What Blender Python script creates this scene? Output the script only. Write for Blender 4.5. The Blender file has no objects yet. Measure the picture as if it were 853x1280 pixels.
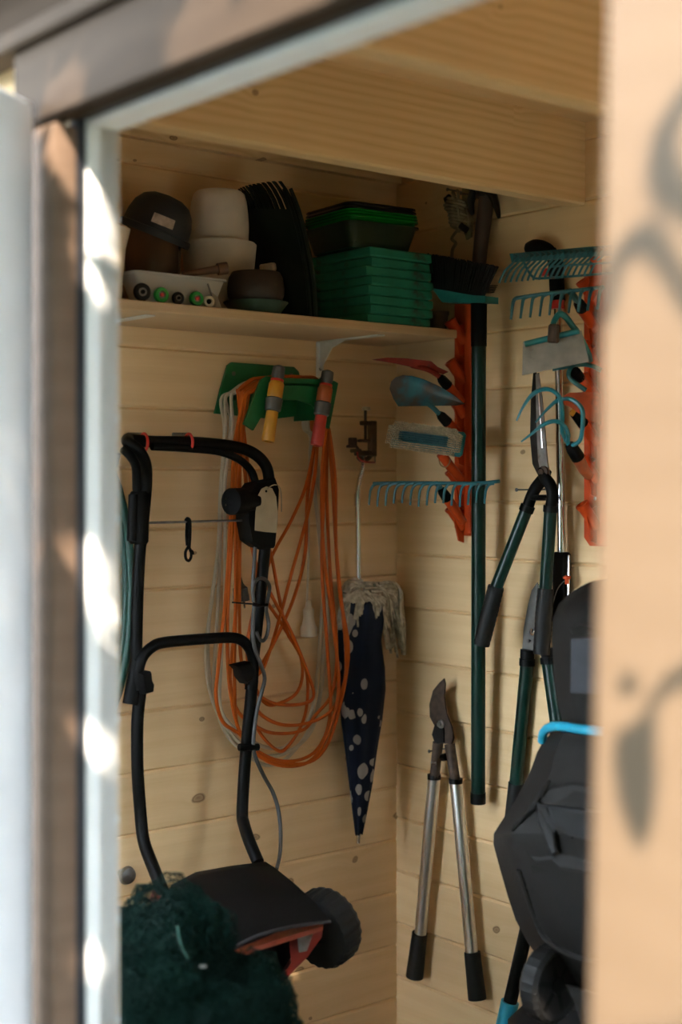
import bpy, math, random
from mathutils import Vector, Matrix, Quaternion, noise
V = Vector
random.seed(7)
SC = bpy.context.scene
COL = SC.collection

# ------------------------------------------------------------------ camera, world, sun, exposure
F, CX, CY = 1790.0, 426.5, 600.0                 # focal length, principal column and horizon row of the 853x1280 frame
CAM = V((-2.403, -2.681, 1.4))
RIGHT, FWD, UP = V((0.770, -0.638, 0)), V((0.638, 0.770, 0)), V((0, 0, 1))
cd = bpy.data.cameras.new('camera')
cd.sensor_fit = 'VERTICAL'; cd.sensor_height = 36.0; cd.sensor_width = 24.0
cd.lens = F / 1280 * 36.0
cd.shift_y = -(640 - CY) / 1280
cd.clip_start = 0.02
cd.dof.use_dof = True; cd.dof.focus_distance = 3.12; cd.dof.aperture_fstop = 1.8
cam = bpy.data.objects.new('camera', cd); COL.objects.link(cam)
cam.matrix_world = Matrix((( RIGHT.x, UP.x, -FWD.x, CAM.x), (RIGHT.y, UP.y, -FWD.y, CAM.y), (RIGHT.z, UP.z, -FWD.z, CAM.z), (0, 0, 0, 1)))
SC.camera = cam

w = bpy.data.worlds.new('sky'); SC.world = w; w.use_nodes = True
bg = w.node_tree.nodes['Background']
bg.inputs[0].default_value = (0.77, 0.89, 1.0, 1); bg.inputs[1].default_value = 8.0
SUN_TO = V((-0.52, -0.50, 0.70)).normalized()
sd = bpy.data.lights.new('sun', 'SUN'); sd.energy = 11; sd.angle = 0.0093; sd.color = (1.0, 0.86, 0.70)
so = bpy.data.objects.new('sun', sd); COL.objects.link(so)
so.rotation_euler = SUN_TO.to_track_quat('Z', 'Y').to_euler(); so.location = (-6, -6, 8)
vs = SC.view_settings
vs.view_transform = 'Standard'; vs.look = 'None'; vs.gamma = 1.0; vs.use_curve_mapping = False
vs.exposure = 1.15
SC.cycles.max_bounces = 10; SC.cycles.diffuse_bounces = 6

# ------------------------------------------------------------------ pixel -> real place (rays met with real planes)
def ray(px, py): return FWD + RIGHT * ((px - CX) / F) + UP * ((CY - py) / F)
def PA(px, py, off=0.0):                          # on a plane parallel to the back wall, off metres in front of it
    d = ray(px, py); return CAM + d * ((-off - CAM.y) / d.y)
def PB(px, py, off=0.0):                          # on a plane parallel to the right wall
    d = ray(px, py); return CAM + d * ((-off - CAM.x) / d.x)
def PX(px, py, x): return PB(px, py, -x)
def PD(px, py, depth): return CAM + ray(px, py) * depth
def depth_of(p): return (p - CAM).dot(FWD)

# ------------------------------------------------------------------ materials
def principled(name, col=(.8, .8, .8), rough=.5, metal=0.0, spec=.5):
    m = bpy.data.materials.new(name); m.use_nodes = True
    b = m.node_tree.nodes['Principled BSDF']
    b.inputs['Base Color'].default_value = (*col, 1); b.inputs['Roughness'].default_value = rough
    b.inputs['Metallic'].default_value = metal; b.inputs['Specular IOR Level'].default_value = spec
    return m, m.node_tree.nodes, m.node_tree.links, b
def ramp(N, stops):
    r = N.new('ShaderNodeValToRGB'); e = r.color_ramp.elements
    while len(e) < len(stops): e.new(0.5)
    for k, (p, c) in enumerate(stops):
        e[k].position = p; e[k].color = (*c, 1)
    return r
def mixc(N, L, fac, a, b, mode='MIX'):
    x = N.new('ShaderNodeMix'); x.data_type = 'RGBA'; x.blend_type = mode
    for sock, val in ((x.inputs[0], fac), (x.inputs[6], a), (x.inputs[7], b)):
        if hasattr(val, 'is_linked'): L.new(val, sock)
        elif isinstance(val, tuple): sock.default_value = (*val, 1)
        else: sock.default_value = val
    return x.outputs[2]
_cache = {}
def plain(name, col, rough=.45, metal=0.0, var=.25, scale=30, dirt=None, bump=0.0, spec=.5):
    """plastic, paint or metal with a little procedural unevenness; dirt = (colour, amount, scale)"""
    if name in _cache: return _cache[name]
    m, N, L, b = principled(name, col, rough, metal, spec)
    tc = N.new('ShaderNodeTexCoord')
    n = N.new('ShaderNodeTexNoise'); n.inputs['Scale'].default_value = scale; n.inputs['Detail'].default_value = 4
    L.new(tc.outputs['Object'], n.inputs['Vector'])
    lo, hi = tuple(c * (1 - var) for c in col), tuple(min(1, c * (1 + var)) for c in col)
    r = ramp(N, [(.3, lo), (.7, hi)]); L.new(n.outputs['Fac'], r.inputs[0]); out = r.outputs[0]
    if dirt:
        n2 = N.new('ShaderNodeTexNoise'); n2.inputs['Scale'].default_value = dirt[2]; n2.inputs['Detail'].default_value = 6
        L.new(tc.outputs['Object'], n2.inputs['Vector'])
        r2 = ramp(N, [(1 - dirt[1] - .06, (0, 0, 0)), (1 - dirt[1] + .06, (1, 1, 1))]); L.new(n2.outputs['Fac'], r2.inputs[0])
        out = mixc(N, L, r2.outputs[0], out, dirt[0])
    L.new(out, b.inputs['Base Color'])
    if bump:
        bn = N.new('ShaderNodeBump'); bn.inputs['Strength'].default_value = bump; bn.inputs['Distance'].default_value = .002
        L.new(n.outputs['Fac'], bn.inputs['Height']); L.new(bn.outputs[0], b.inputs['Normal'])
    _cache[name] = m
    return m
def wood(name, light, dark, knot=(.20, .10, .045), ring=1.0, knots=.4, rough=.6, grain=.22):
    m, N, L, b = principled(name, light, rough, 0, .3)
    tc = N.new('ShaderNodeTexCoord'); oi = N.new('ShaderNodeObjectInfo')
    off = N.new('ShaderNodeVectorMath'); off.operation = 'SCALE'; off.inputs[0].default_value = (37, 11, 23); L.new(oi.outputs['Random'], off.inputs['Scale'])
    co = N.new('ShaderNodeVectorMath'); co.operation = 'ADD'; L.new(tc.outputs['Object'], co.inputs[0]); L.new(off.outputs[0], co.inputs[1])
    # knots: 2D cells over the board's face, the dot stretched along the grain
    sep = N.new('ShaderNodeSeparateXYZ'); L.new(co.outputs[0], sep.inputs[0])
    cmb = N.new('ShaderNodeCombineXYZ'); L.new(sep.outputs[0], cmb.inputs[0]); L.new(sep.outputs[2], cmb.inputs[1])
    wob = N.new('ShaderNodeTexNoise'); wob.inputs['Scale'].default_value = 16; L.new(cmb.outputs[0], wob.inputs['Vector'])
    wa = N.new('ShaderNodeVectorMath'); wa.operation = 'MULTIPLY_ADD'; wa.inputs[1].default_value = (.03, .02, 0); L.new(wob.outputs['Color'], wa.inputs[0]); L.new(cmb.outputs[0], wa.inputs[2])
    vo = N.new('ShaderNodeTexVoronoi'); vo.voronoi_dimensions = '2D'; vo.inputs['Scale'].default_value = 5.5
    mp0 = N.new('ShaderNodeMapping'); mp0.inputs['Scale'].default_value = (.8, 1.15, 1); L.new(wa.outputs[0], mp0.inputs[0]); L.new(mp0.outputs[0], vo.inputs['Vector'])
    sc = N.new('ShaderNodeSeparateColor'); L.new(vo.outputs['Color'], sc.inputs[0])
    sz = N.new('ShaderNodeMath'); sz.operation = 'MULTIPLY_ADD'; sz.inputs[1].default_value = 3.0; sz.inputs[2].default_value = 1.0; L.new(sc.outputs[1], sz.inputs[0])
    ds = N.new('ShaderNodeMath'); ds.operation = 'MULTIPLY'; L.new(vo.outputs['Distance'], ds.inputs[0]); L.new(sz.outputs[0], ds.inputs[1])
    kr = ramp(N, [(.0, (.8, .8, .8)), (.045, (.55, .55, .55)), (.058, (.95, .95, .95)), (.085, (0, 0, 0))]); L.new(ds.outputs[0], kr.inputs[0])
    halo = ramp(N, [(.05, (1, 1, 1)), (.16, (.3, .3, .3)), (.34, (0, 0, 0))]); halo.color_ramp.interpolation = 'B_SPLINE'; L.new(vo.outputs['Distance'], halo.inputs[0])
    gt = N.new('ShaderNodeMath'); gt.operation = 'LESS_THAN'; gt.inputs[1].default_value = knots; L.new(sc.outputs[0], gt.inputs[0])
    kf = N.new('ShaderNodeMath'); kf.operation = 'MULTIPLY'; L.new(kr.outputs[0], kf.inputs[0]); L.new(gt.outputs[0], kf.inputs[1])
    hf = N.new('ShaderNodeMath'); hf.operation = 'MULTIPLY'; L.new(halo.outputs[0], hf.inputs[0]); L.new(gt.outputs[0], hf.inputs[1])
    # growth rings bent round the knots
    bend = N.new('ShaderNodeCombineXYZ')
    hm = N.new('ShaderNodeMath'); hm.operation = 'MULTIPLY'; hm.inputs[1].default_value = .016; L.new(hf.outputs[0], hm.inputs[0]); L.new(hm.outputs[0], bend.inputs[2])
    c2 = N.new('ShaderNodeVectorMath'); c2.operation = 'ADD'; L.new(co.outputs[0], c2.inputs[0]); L.new(bend.outputs[0], c2.inputs[1])
    mp = N.new('ShaderNodeMapping'); mp.inputs['Scale'].default_value = (.9, 9, 9); L.new(c2.outputs[0], mp.inputs[0])
    wv = N.new('ShaderNodeTexWave'); wv.bands_direction = 'Z'; wv.inputs['Scale'].default_value = .8 * ring; wv.inputs['Distortion'].default_value = 9.0
    wv.inputs['Detail'].default_value = 3; wv.inputs['Detail Scale'].default_value = .45; L.new(mp.outputs[0], wv.inputs['Vector'])
    mp2 = N.new('ShaderNodeMapping'); mp2.inputs['Scale'].default_value = (3, 90, 90); L.new(c2.outputs[0], mp2.inputs[0])
    fine = N.new('ShaderNodeTexNoise'); fine.inputs['Scale'].default_value = 2; fine.inputs['Detail'].default_value = 5; L.new(mp2.outputs[0], fine.inputs['Vector'])
    big = N.new('ShaderNodeTexNoise'); big.inputs['Scale'].default_value = 2.2; L.new(co.outputs[0], big.inputs['Vector'])
    a1 = N.new('ShaderNodeMath'); a1.operation = 'MULTIPLY_ADD'; a1.inputs[1].default_value = grain; L.new(wv.outputs['Fac'], a1.inputs[0])
    a0 = N.new('ShaderNodeMath'); a0.operation = 'MULTIPLY'; a0.inputs[1].default_value = .62; L.new(fine.outputs['Fac'], a0.inputs[0]); L.new(a0.outputs[0], a1.inputs[2])
    mid = tuple((p * .6 + q * .4) for p, q in zip(light, dark))
    rr = ramp(N, [(.2, light), (.6, mid), (.92, dark)]); L.new(a1.outputs[0], rr.inputs[0])
    tone = ramp(N, [(.3, (.82, .80, .78)), (.7, (1, 1, 1))]); L.new(big.outputs['Fac'], tone.inputs[0])
    c = mixc(N, L, .8, rr.outputs[0], tone.outputs[0], 'MULTIPLY')
    c = mixc(N, L, kf.outputs[0], c, knot)
    L.new(c, b.inputs['Base Color'])
    bn = N.new('ShaderNodeBump'); bn.inputs['Strength'].default_value = .12; bn.inputs['Distance'].default_value = .002
    L.new(fine.outputs['Fac'], bn.inputs['Height']); L.new(bn.outputs[0], b.inputs['Normal'])
    _cache[name] = m
    return m
PINE = wood('pine_boards', (.83, .585, .325), (.70, .45, .215))
PINE_BEAM = wood('pine_beam', (.80, .58, .32), (.60, .38, .165), ring=2.3, knots=.55, grain=.36)
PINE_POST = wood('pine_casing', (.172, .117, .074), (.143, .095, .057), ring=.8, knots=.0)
BROWN_SHADED = wood('brown_stain_shaded', (.055, .035, .021), (.030, .018, .010), knots=.2, rough=.8)  # brown stain darkened further: the lintel's shade is put into the colour
BROWN_SHADED.node_tree.nodes['Principled BSDF'].inputs['Specular IOR Level'].default_value = .1
BROWN_LIT = wood('brown_post_lit', (.17, .11, .075), (.10, .062, .038), knots=.1, rough=.8)  # lighter copy of the frame brown, the post's light put into the colour
WHITE_PAINT = plain('white_painted_wood', (.72, .74, .77), .5, var=.05, scale=14)
CREAM_PAINT = plain('cream_painted_wood', (.82, .82, .80), .5, var=.05, scale=14)
SEAL = plain('black_rubber_seal', (.012, .013, .018), .55)
BLACK = plain('black_plastic', (.0032, .003, .003), .55, var=.3, spec=.1)
BLACK_METAL = plain('black_enamelled_tube', (.0028, .0027, .0027), .45, var=.2, spec=.1)
BLACK_RUBBER = plain('black_rubber_grip', (.005, .005, .005), .6, var=.3, scale=60, bump=.2, spec=.3)
TEAL = plain('teal_enamel', (.012, .105, .125), .38, var=.2, dirt=((.09, .05, .03), .30, 60))
TEAL_BRIGHT = plain('bright_teal_plastic', (.015, .26, .36), .4, var=.12)
ORANGE = plain('orange_red_plastic', (.50, .055, .008), .5, var=.15, spec=.2)
ORANGE_CABLE = plain('orange_cable_sheath', (.47, .088, .006), .5, var=.12, spec=.2)
CREAM_CABLE = plain('cream_cable_sheath', (.50, .41, .29), .55, var=.1, spec=.3)
GREEN_PLASTIC = plain('green_plastic', (.008, .14, .04), .38, var=.15)
DARK_GREEN = plain('dark_green_enamelled_tube', (.002, .020, .0145), .3, var=.2, spec=.25)
CHROME = plain('chromed_steel', (.62, .60, .58), .16, 1.0, var=.1)
ALU = plain('brushed_aluminium', (.62, .61, .60), .34, 1.0, var=.06)
STEEL = plain('worn_steel', (.30, .29, .27), .4, 1.0, var=.25, scale=40, dirt=((.12, .07, .04), .35, 25))
RUST = plain('rusty_steel', (.075, .048, .034), .65, .4, var=.35, scale=60)
NAIL = plain('galvanised_nail', (.20, .19, .18), .4, 1.0)

# ------------------------------------------------------------------ mesh building
class MB:
    def __init__(s): s.v = []; s.f = []
    def add(s, vs, fs):
        b = len(s.v); s.v += [V(p) for p in vs]; s.f += [[b + i for i in f] for f in fs]; return s
    def hexa(s, p):                               # 0-3 bottom ring, 4-7 top ring
        return s.add(p, [(3, 2, 1, 0), (4, 5, 6, 7), (0, 1, 5, 4), (1, 2, 6, 5), (2, 3, 7, 6), (3, 0, 4, 7)])
    def box(s, c, size, M=None, bev=0.0):
        hx, hy, hz = size[0] / 2, size[1] / 2, size[2] / 2
        M = M or Matrix.Identity(3); c = V(c)
        if bev <= 0:
            return s.hexa([c + M @ V(q) for q in ((-hx, -hy, -hz), (hx, -hy, -hz), (hx, hy, -hz), (-hx, hy, -hz), (-hx, -hy, hz), (hx, -hy, hz), (hx, hy, hz), (-hx, hy, hz))])
        b = min(bev, hx * .9, hy * .9, hz * .9)   # chamfered: rounded-corner outline, bevelled top and bottom
        def ringp(ix, iy, z):
            o = []
            for sx, sy, a0 in ((1, 1, 0), (-1, 1, 90), (-1, -1, 180), (1, -1, 270)):
                for k in range(3):
                    a = math.radians(a0 + 45 * k)
                    o.append(c + M @ V((sx * (hx - b) + math.cos(a) * (b - ix), sy * (hy - b) + math.sin(a) * (b - iy), z)))
            return o
        return s.loft([ringp(b, b, -hz), ringp(0, 0, -hz + b), ringp(0, 0, hz - b), ringp(b, b, hz)])
    def loft(s, rings, cap=True, closed=True):
        n = len(rings[0]); b = len(s.v)
        for r in rings: s.v += [V(p) for p in r]
        m = n if closed else n - 1
        for k in range(len(rings) - 1):
            for i in range(m):
                j = (i + 1) % n
                s.f.append([b + k * n + i, b + k * n + j, b + (k + 1) * n + j, b + (k + 1) * n + i])
        if cap and closed:
            s.f.append([b + i for i in range(n)][::-1]); s.f.append([b + (len(rings) - 1) * n + i for i in range(n)])
        return s
    def tube(s, pts, r, n=8, cap=True, closed=False):
        pts = [V(p) for p in pts]; m = len(pts)
        rs = r if isinstance(r, (list, tuple)) else [r] * m
        def tan(i):
            a, c = (pts[i - 1], pts[(i + 1) % m]) if closed else (pts[max(i - 1, 0)], pts[min(i + 1, m - 1)])
            t = c - a
            return t.normalized() if t.length > 1e-9 else V((0, 0, 1))
        t0 = tan(0); u = t0.orthogonal().normalized(); rings = []
        for i in range(m):
            t = tan(i); u = (u - t * u.dot(t))
            u = u.normalized() if u.length > 1e-6 else t.orthogonal().normalized()
            w_ = t.cross(u)
            rings.append([pts[i] + (u * math.cos(2 * math.pi * k / n) + w_ * math.sin(2 * math.pi * k / n)) * rs[i] for k in range(n)])
        if closed:
            # match the last ring to the first so the seam does not twist
            best = min(range(n), key=lambda q: (rings[-1][q] - rings[0][0]).length)
            last = [rings[0][(k - best) % n] for k in range(n)]
            return s.loft(rings + [last], cap=False)
        return s.loft(rings, cap=cap)
    def lathe(s, prof, o, axis=(0, 0, 1), n=24, cap=True, wob=None):
        axis = V(axis).normalized(); o = V(o); u = axis.orthogonal().normalized(); w_ = axis.cross(u)
        rings = []
        for r, z in prof:
            rings.append([o + axis * z + (u * math.cos(2 * math.pi * k / n) + w_ * math.sin(2 * math.pi * k / n)) * (max(r, 1e-5) * (wob(k / n, z) if wob else 1)) for k in range(n)])
        return s.loft(rings, cap=cap)
    def prism(s, pts, d):                         # planar outline pts thickened by vector d
        pts = [V(p) for p in pts]; d = V(d)
        return s.loft([pts, [p + d for p in pts]])
    def build(s, name, m, parent=None, smooth=40):
        origin = ORG.get(parent.name) if parent else None
        if origin is None:
            lo = [min(p[i] for p in s.v) for i in range(3)]; hi = [max(p[i] for p in s.v) for i in range(3)]
            origin = V(((lo[0] + hi[0]) / 2, (lo[1] + hi[1]) / 2, lo[2]))
        me = bpy.data.meshes.new(name); me.from_pydata([p - origin for p in s.v], [], s.f); me.validate()
        import bmesh
        bm = bmesh.new(); bm.from_mesh(me); bmesh.ops.recalc_face_normals(bm, faces=bm.faces); bm.to_mesh(me); bm.free()
        me.materials.append(m)
        if smooth:
            me.polygons.foreach_set('use_smooth', [True] * len(me.polygons))
            me.set_sharp_from_angle(angle=math.radians(smooth))
        o = bpy.data.objects.new(name, me); COL.objects.link(o)
        if parent: o.parent = parent
        else: o.location = origin
        ORG[o.name] = origin
        return o
ORG = {}
def spline(pts, k=6, closed=False):
    pts = [V(p) for p in pts]; n = len(pts); out = []
    rng = range(n) if closed else range(n - 1)
    for i in rng:
        p0, p1, p2, p3 = (pts[(i - 1) % n], pts[i], pts[(i + 1) % n], pts[(i + 2) % n]) if closed else (pts[max(i - 1, 0)], pts[i], pts[i + 1], pts[min(i + 2, n - 1)])
        for j in range(k):
            t = j / k
            out.append(0.5 * ((2 * p1) + (p2 - p0) * t + (2 * p0 - 5 * p1 + 4 * p2 - p3) * t * t + (3 * p1 - p0 - 3 * p2 + p3) * t ** 3))
    if not closed: out.append(pts[-1])
    return out
def tag(o, label, cat, group=None):
    o['label'] = label; o['category'] = cat
    if group: o['group'] = group
    return o
def thing(name, label, cat, at, group=None):
    o = bpy.data.objects.new(name, None); o.empty_display_size = .05; COL.objects.link(o); o.location = V(at)
    ORG[o.name] = V(at); return tag(o, label, cat, group)
def struct(name, at=(0, 0, 0)):
    o = bpy.data.objects.new(name, None); o.empty_display_size = .1; COL.objects.link(o); o.location = V(at); ORG[o.name] = V(at)
    o['kind'] = 'structure'; return o
def structm(name, mb, m, smooth=40):
    o = mb.build(name, m, None, smooth); o['kind'] = 'structure'; return o
def seg(a, b, r, n=10): return MB().tube([a, b], r, n)
def lerp(a, b, t): return a + (b - a) * t

# ------------------------------------------------------------------ the shed
PITCH, TH, XD, YL, ZR = .1325, .028, -1.419, -2.4, 2.18
def plank_mesh(name, length, h, th=TH, c=.005):
    mb = MB(); prof = [(c, 0), (0, c), (0, h - c), (c, h), (th, h), (th, 0)]
    mb.loft([[V((x, y, z)) for y, z in prof] for x in (0, length)])
    me = bpy.data.meshes.new(name); me.from_pydata(mb.v, [], mb.f); me.materials.append(PINE)
    import bmesh
    bm = bmesh.new(); bm.from_mesh(me); bmesh.ops.recalc_face_normals(bm, faces=bm.faces); bm.to_mesh(me); bm.free()
    return me
def plank(me, parent, loc, rz=0.0, rx=0.0, mat=None):
    o = bpy.data.objects.new('plank', me); COL.objects.link(o); o.parent = parent; o.location = loc; o.rotation_euler = (rx, 0, rz); return o
rj = random.Random(3)
wb = struct('wall_back'); me = plank_mesh('plank_back', 1.52, PITCH)
for k in range(-13, 5):
    z = 1.69 + PITCH * k
    plank(me, wb, (-1.47, rj.uniform(-.0006, .0006), z))
wr = struct('wall_right'); me = plank_mesh('plank_right', 2.5, PITCH)
for k in range(-13, 5):
    z = 1.613 + PITCH * k
    plank(me, wr, (rj.uniform(-.0006, .0006), .04, z), -math.pi / 2)   # local x runs to -y, local y to +x
wl = struct('wall_left'); me = plank_mesh('plank_left', 1.52, PITCH)
WX0, WX1, WZ0, WZ1 = -.78, -.08, .35, 1.70
mL = plank_mesh('plank_left_near', .05 - WX1, PITCH); mR = plank_mesh('plank_left_far', WX0 + 1.47, PITCH)
for k in range(-13, 5):
    z = 1.69 + PITCH * k
    if z + PITCH <= WZ0 + .05 or z >= WZ1 - .05: plank(me, wl, (.05, YL, z), math.pi)
    else:
        plank(mL, wl, (.05, YL, z), math.pi); plank(mR, wl, (WX0, YL, z), math.pi)
# front wall: boards beside and above the doorway (opening y -1.846 .. -1.031, z < 1.862)
OY0, OY1, OZ = -1.902, -1.031, 1.862
wf = struct('wall_front')
VY0, VY1, VZ0, VZ1 = -.95, -.12, .25, 1.62         # added fill-light window beside the door, hidden by the open leaf and jamb
mA2 = plank_mesh('plank_front_end', -VY1 + .03, PITCH); mA3 = plank_mesh('plank_front_jamb', VY0 - OY1, PITCH)
mA = plank_mesh('plank_front_short', 1.031 + .03, PITCH); mB_ = plank_mesh('plank_front_far', 2.4 + OY0, PITCH); mC = plank_mesh('plank_front_top', 2.43, PITCH)
for k in range(-13, 5):
    z = 1.613 + PITCH * k
    if z + PITCH <= OZ + .07:
        if z + PITCH <= VZ0 + .04 or z >= VZ1 - .04: plank(mA, wf, (XD, OY1, z), math.pi / 2)
        else: plank(mA2, wf, (XD, VY1, z), math.pi / 2); plank(mA3, wf, (XD, OY1, z), math.pi / 2)
        plank(mB_, wf, (XD, YL, z), math.pi / 2)
    else:
        plank(mC, wf, (XD, YL, max(z, OZ)), math.pi / 2)
# added unseen window in the left wall for fill light: frame, bars, glass
GLASS, gN, gL, gB = principled('window_glass', (1, 1, 1), 0.0)
gB.inputs['Transmission Weight'].default_value = 1.0; gB.inputs['IOR'].default_value = 1.02
wi = struct('fill_window_1', ((WX0 + WX1) / 2, YL, WZ0))
wy = YL - .014; mb = MB()
for x in (WX0, WX1): mb.box((x, wy, (WZ0 + WZ1) / 2), (.05, .05, WZ1 - WZ0 + .1))
for z in (WZ0, WZ1): mb.box(((WX0 + WX1) / 2, wy, z), (WX1 - WX0, .05, .1))
mb.build('window_frame', WHITE_PAINT, wi)
MB().box(((WX0 + WX1) / 2, wy, (WZ0 + WZ1) / 2), (.025, .03, WZ1 - WZ0)).build('glazing_bar', WHITE_PAINT, wi)
MB().box(((WX0 + WX1) / 2, wy, (WZ0 + WZ1) / 2), (WX1 - WX0 - .05, .004, WZ1 - WZ0 - .1)).build('pane', GLASS, wi)
wi = struct('fill_window_2', (XD, (VY0 + VY1) / 2, VZ0)); wx = XD - .014; mb = MB()  # second added window, unseen, brings fill light to the right wall
for y in (VY0, VY1): mb.box((wx, y, (VZ0 + VZ1) / 2), (.05, .05, VZ1 - VZ0 + .1))
for z in (VZ0, VZ1): mb.box((wx, (VY0 + VY1) / 2, z), (.05, VY1 - VY0, .1))
mb.build('window_frame', WHITE_PAINT, wi)
MB().box((wx, (VY0 + VY1) / 2, (VZ0 + VZ1) / 2), (.004, VY1 - VY0 - .05, VZ1 - VZ0 - .1)).build('pane', GLASS, wi)
# floor boards and roof boards
FLOORW = wood('worn_floor_boards', (.09, .078, .066), (.06, .05, .042), knots=.2)
fl = struct('floor'); me = plank_mesh('plank_floor', 2.46, .12, .022, .002); me.materials[0] = FLOORW
for k in range(13):
    o = plank(me, fl, (-1.45 + .12 * k, YL - .03, 0), math.pi / 2); o.rotation_euler = (-math.pi / 2, 0, math.pi / 2)
    o.location = (-1.45 + .12 * k + .12, YL - .03, 0)
ce = struct('ceiling'); me = plank_mesh('plank_roof', 1.9, .12, .02, .004)
for k in range(24):
    o = plank(me, ce, (-1.98 + .0, -2.55 + .12 * k, ZR)); o.rotation_euler = (math.pi / 2, 0, 0)
    o.location = (-1.58, -2.53 + .12 * k + .12, ZR)
structm('roof_covering', MB().box((-.65, -1.05, ZR + .03), (1.9, 3.2, .02)), SEAL)
# ceiling beams running from the front wall to the right wall
def beam(y0, y1, z0, z1, name):
    mb = MB(); c = .004; x0, x1 = XD, 0.0
    prof = [(y0 + c, z0), (y0, z0 + c), (y0, z1), (y1, z1), (y1, z0 + c), (y1 - c, z0)]
    mb.loft([[V((x, y, z)) for y, z in prof] for x in (x0, x1)])
    o = structm(name, mb, PINE_BEAM); return o
beam(-.616, -.572, 2.0, ZR, 'beam')
beam(-1.178, -1.134, 2.0, ZR, 'beam.001')
structm('trim_1', MB().box((XD / 2 + .0, -.012, ZR - .02), (1.41, .022, .04)), PINE_BEAM)

# door frame: cream inner lining, black seal, brown outer frame
JX0, JX1, JX2, JX3 = XD + .002, -1.465, -1.478, -1.512
f1 = struct('door_frame', (JX1, -1.45, 0))
mb = MB().box(((JX0 + JX1) / 2, OY1 + .015, OZ / 2 + .02), (JX0 - JX1, .03, OZ + .04), bev=.003)
mb.build('jamb', CREAM_PAINT, f1)
mb = MB().box(((JX0 + JX1) / 2, (OY0 + OY1) / 2, OZ + .015), (JX0 - JX1, OY1 - OY0, .03), bev=.003)
mb.build('head_lining', CREAM_PAINT, f1)
MB().box(((JX1 + JX2) / 2, OY1 + .016, OZ / 2 + .02), (.013, .02, OZ + .06)).box(((JX1 + JX2) / 2, (OY0 + OY1) / 2, OZ + .018), (.013, OY1 - OY0, .02)).build('seal_strip', SEAL, f1)
f2 = struct('trim_2', (JX3, -1.45, 0))
MB().box(((JX2 + JX3) / 2, OY1 + .005 + .04, OZ / 2 - .05), (JX2 - JX3, .08, OZ + .1), bev=.004).build('post', BROWN_LIT, f2)
MB().box(((JX2 + JX3) / 2 - .001, (OY0 + OY1) / 2 + .005, OZ + .006 + .052), (JX2 - JX3 + .002, OY1 - OY0 + .22, .104), bev=.004).build('lintel', BROWN_SHADED, f2)
MB().box((JX3 + .008, (OY0 + OY1) / 2, OZ + .124), (.05, 1.5, .026), bev=.004).build('drip_board', BROWN_SHADED, f2)
# outer boarding of the front wall (stained, shade put into the colour), seen only above the drip board
wo = struct('wall_outside')
mo = plank_mesh('plank_outside', 2.6, .12, .02, .004); mo.materials[0] = BROWN_SHADED
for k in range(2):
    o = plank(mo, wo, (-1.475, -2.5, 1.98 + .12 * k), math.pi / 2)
MB().box((-1.57, -1.1, ZR - .03), (.03, 3.0, .12)).build('fascia', BROWN_SHADED, wo)
# sunlit casing on the right of the doorway, leaning a little
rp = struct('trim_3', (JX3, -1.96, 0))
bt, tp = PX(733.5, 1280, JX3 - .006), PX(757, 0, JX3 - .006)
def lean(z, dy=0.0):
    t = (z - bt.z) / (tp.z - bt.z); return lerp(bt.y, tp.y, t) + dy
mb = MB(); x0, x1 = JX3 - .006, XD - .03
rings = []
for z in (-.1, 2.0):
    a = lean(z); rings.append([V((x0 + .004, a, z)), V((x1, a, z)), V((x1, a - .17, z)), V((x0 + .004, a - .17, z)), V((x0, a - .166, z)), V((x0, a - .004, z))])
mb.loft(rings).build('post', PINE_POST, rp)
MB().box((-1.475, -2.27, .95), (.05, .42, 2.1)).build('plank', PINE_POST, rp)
# open white door leaf, hinged on the brown post
d1 = struct('door_1', (-1.512, -.982, 0))
D0, DD = V((-1.516, -.984, 0)), V((-.832, -.551, 0)).normalized()
DN = V((DD.y, -DD.x, 0))
if DN.dot(CAM - D0) < 0: DN = -DN
MD = Matrix((DD, -DN, V((0, 0, 1)))).transposed()
bw = .86 / 8
for k in range(8):
    c = D0 + DD * (bw * (k + .5)) - DN * .02 + V((0, 0, .95))
    MB().box(c, (bw - .001, .036, 1.885), MD, bev=.004).build('plank', WHITE_PAINT, d1)
GROUND = plain('garden_paving', (.07, .075, .05), .8, var=.25, scale=6)
HEDGE = plain('hedge_leaves', (.02, .045, .015), .6, var=.5, scale=25)
mh = MB(); nx, nz = 43, 24; rh = random.Random(5)  # added hedge out of view, keeps sky light off the post and lintel
for j in range(nz):
    for i in range(nx):
        c = V((-3.42 + rh.uniform(-.10, .10), -5.2 + .10 * i, -.1 + .145 * j)); q = .14
        mh.add([c + V((rh.uniform(-.1, .1), rh.uniform(-q, q) - q * .6, -q)), c + V((rh.uniform(-.1, .1), q, rh.uniform(-q, 0))), c + V((rh.uniform(-.1, .1), rh.uniform(0, q), q)), c + V((rh.uniform(-.1, .1), -q, rh.uniform(0, q)))], [(0, 1, 2, 3)])
o = thing('hedge', 'added dark hedge opposite the shed door, out of view, screening low sky light', 'hedge', (-3.7, -3, -.1)); screen_hedge = o
mh.build('foliage', HEDGE, o, smooth=0)['kind'] = 'stuff'
MB().box((-3.72, -3.05, 1.6), (.4, 4.3, 3.4)).build('stem_mass', HEDGE, o)
mh = MB()  # second added hedge, unseen, darkens the low surroundings outside the side window
for j in range(16):
    for i in range(52):
        c = V((-4.2 + .15 * i, -6.75 + rh.uniform(-.12, .12), -.1 + .14 * j)); q = .14
        mh.add([c + V((rh.uniform(-q, q) - q * .6, rh.uniform(-.1, .1), -q)), c + V((q, rh.uniform(-.1, .1), rh.uniform(-q, 0))), c + V((rh.uniform(0, q), rh.uniform(-.1, .1), q)), c + V((-q, rh.uniform(-.1, .1), rh.uniform(0, q)))], [(0, 1, 2, 3)])
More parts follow.
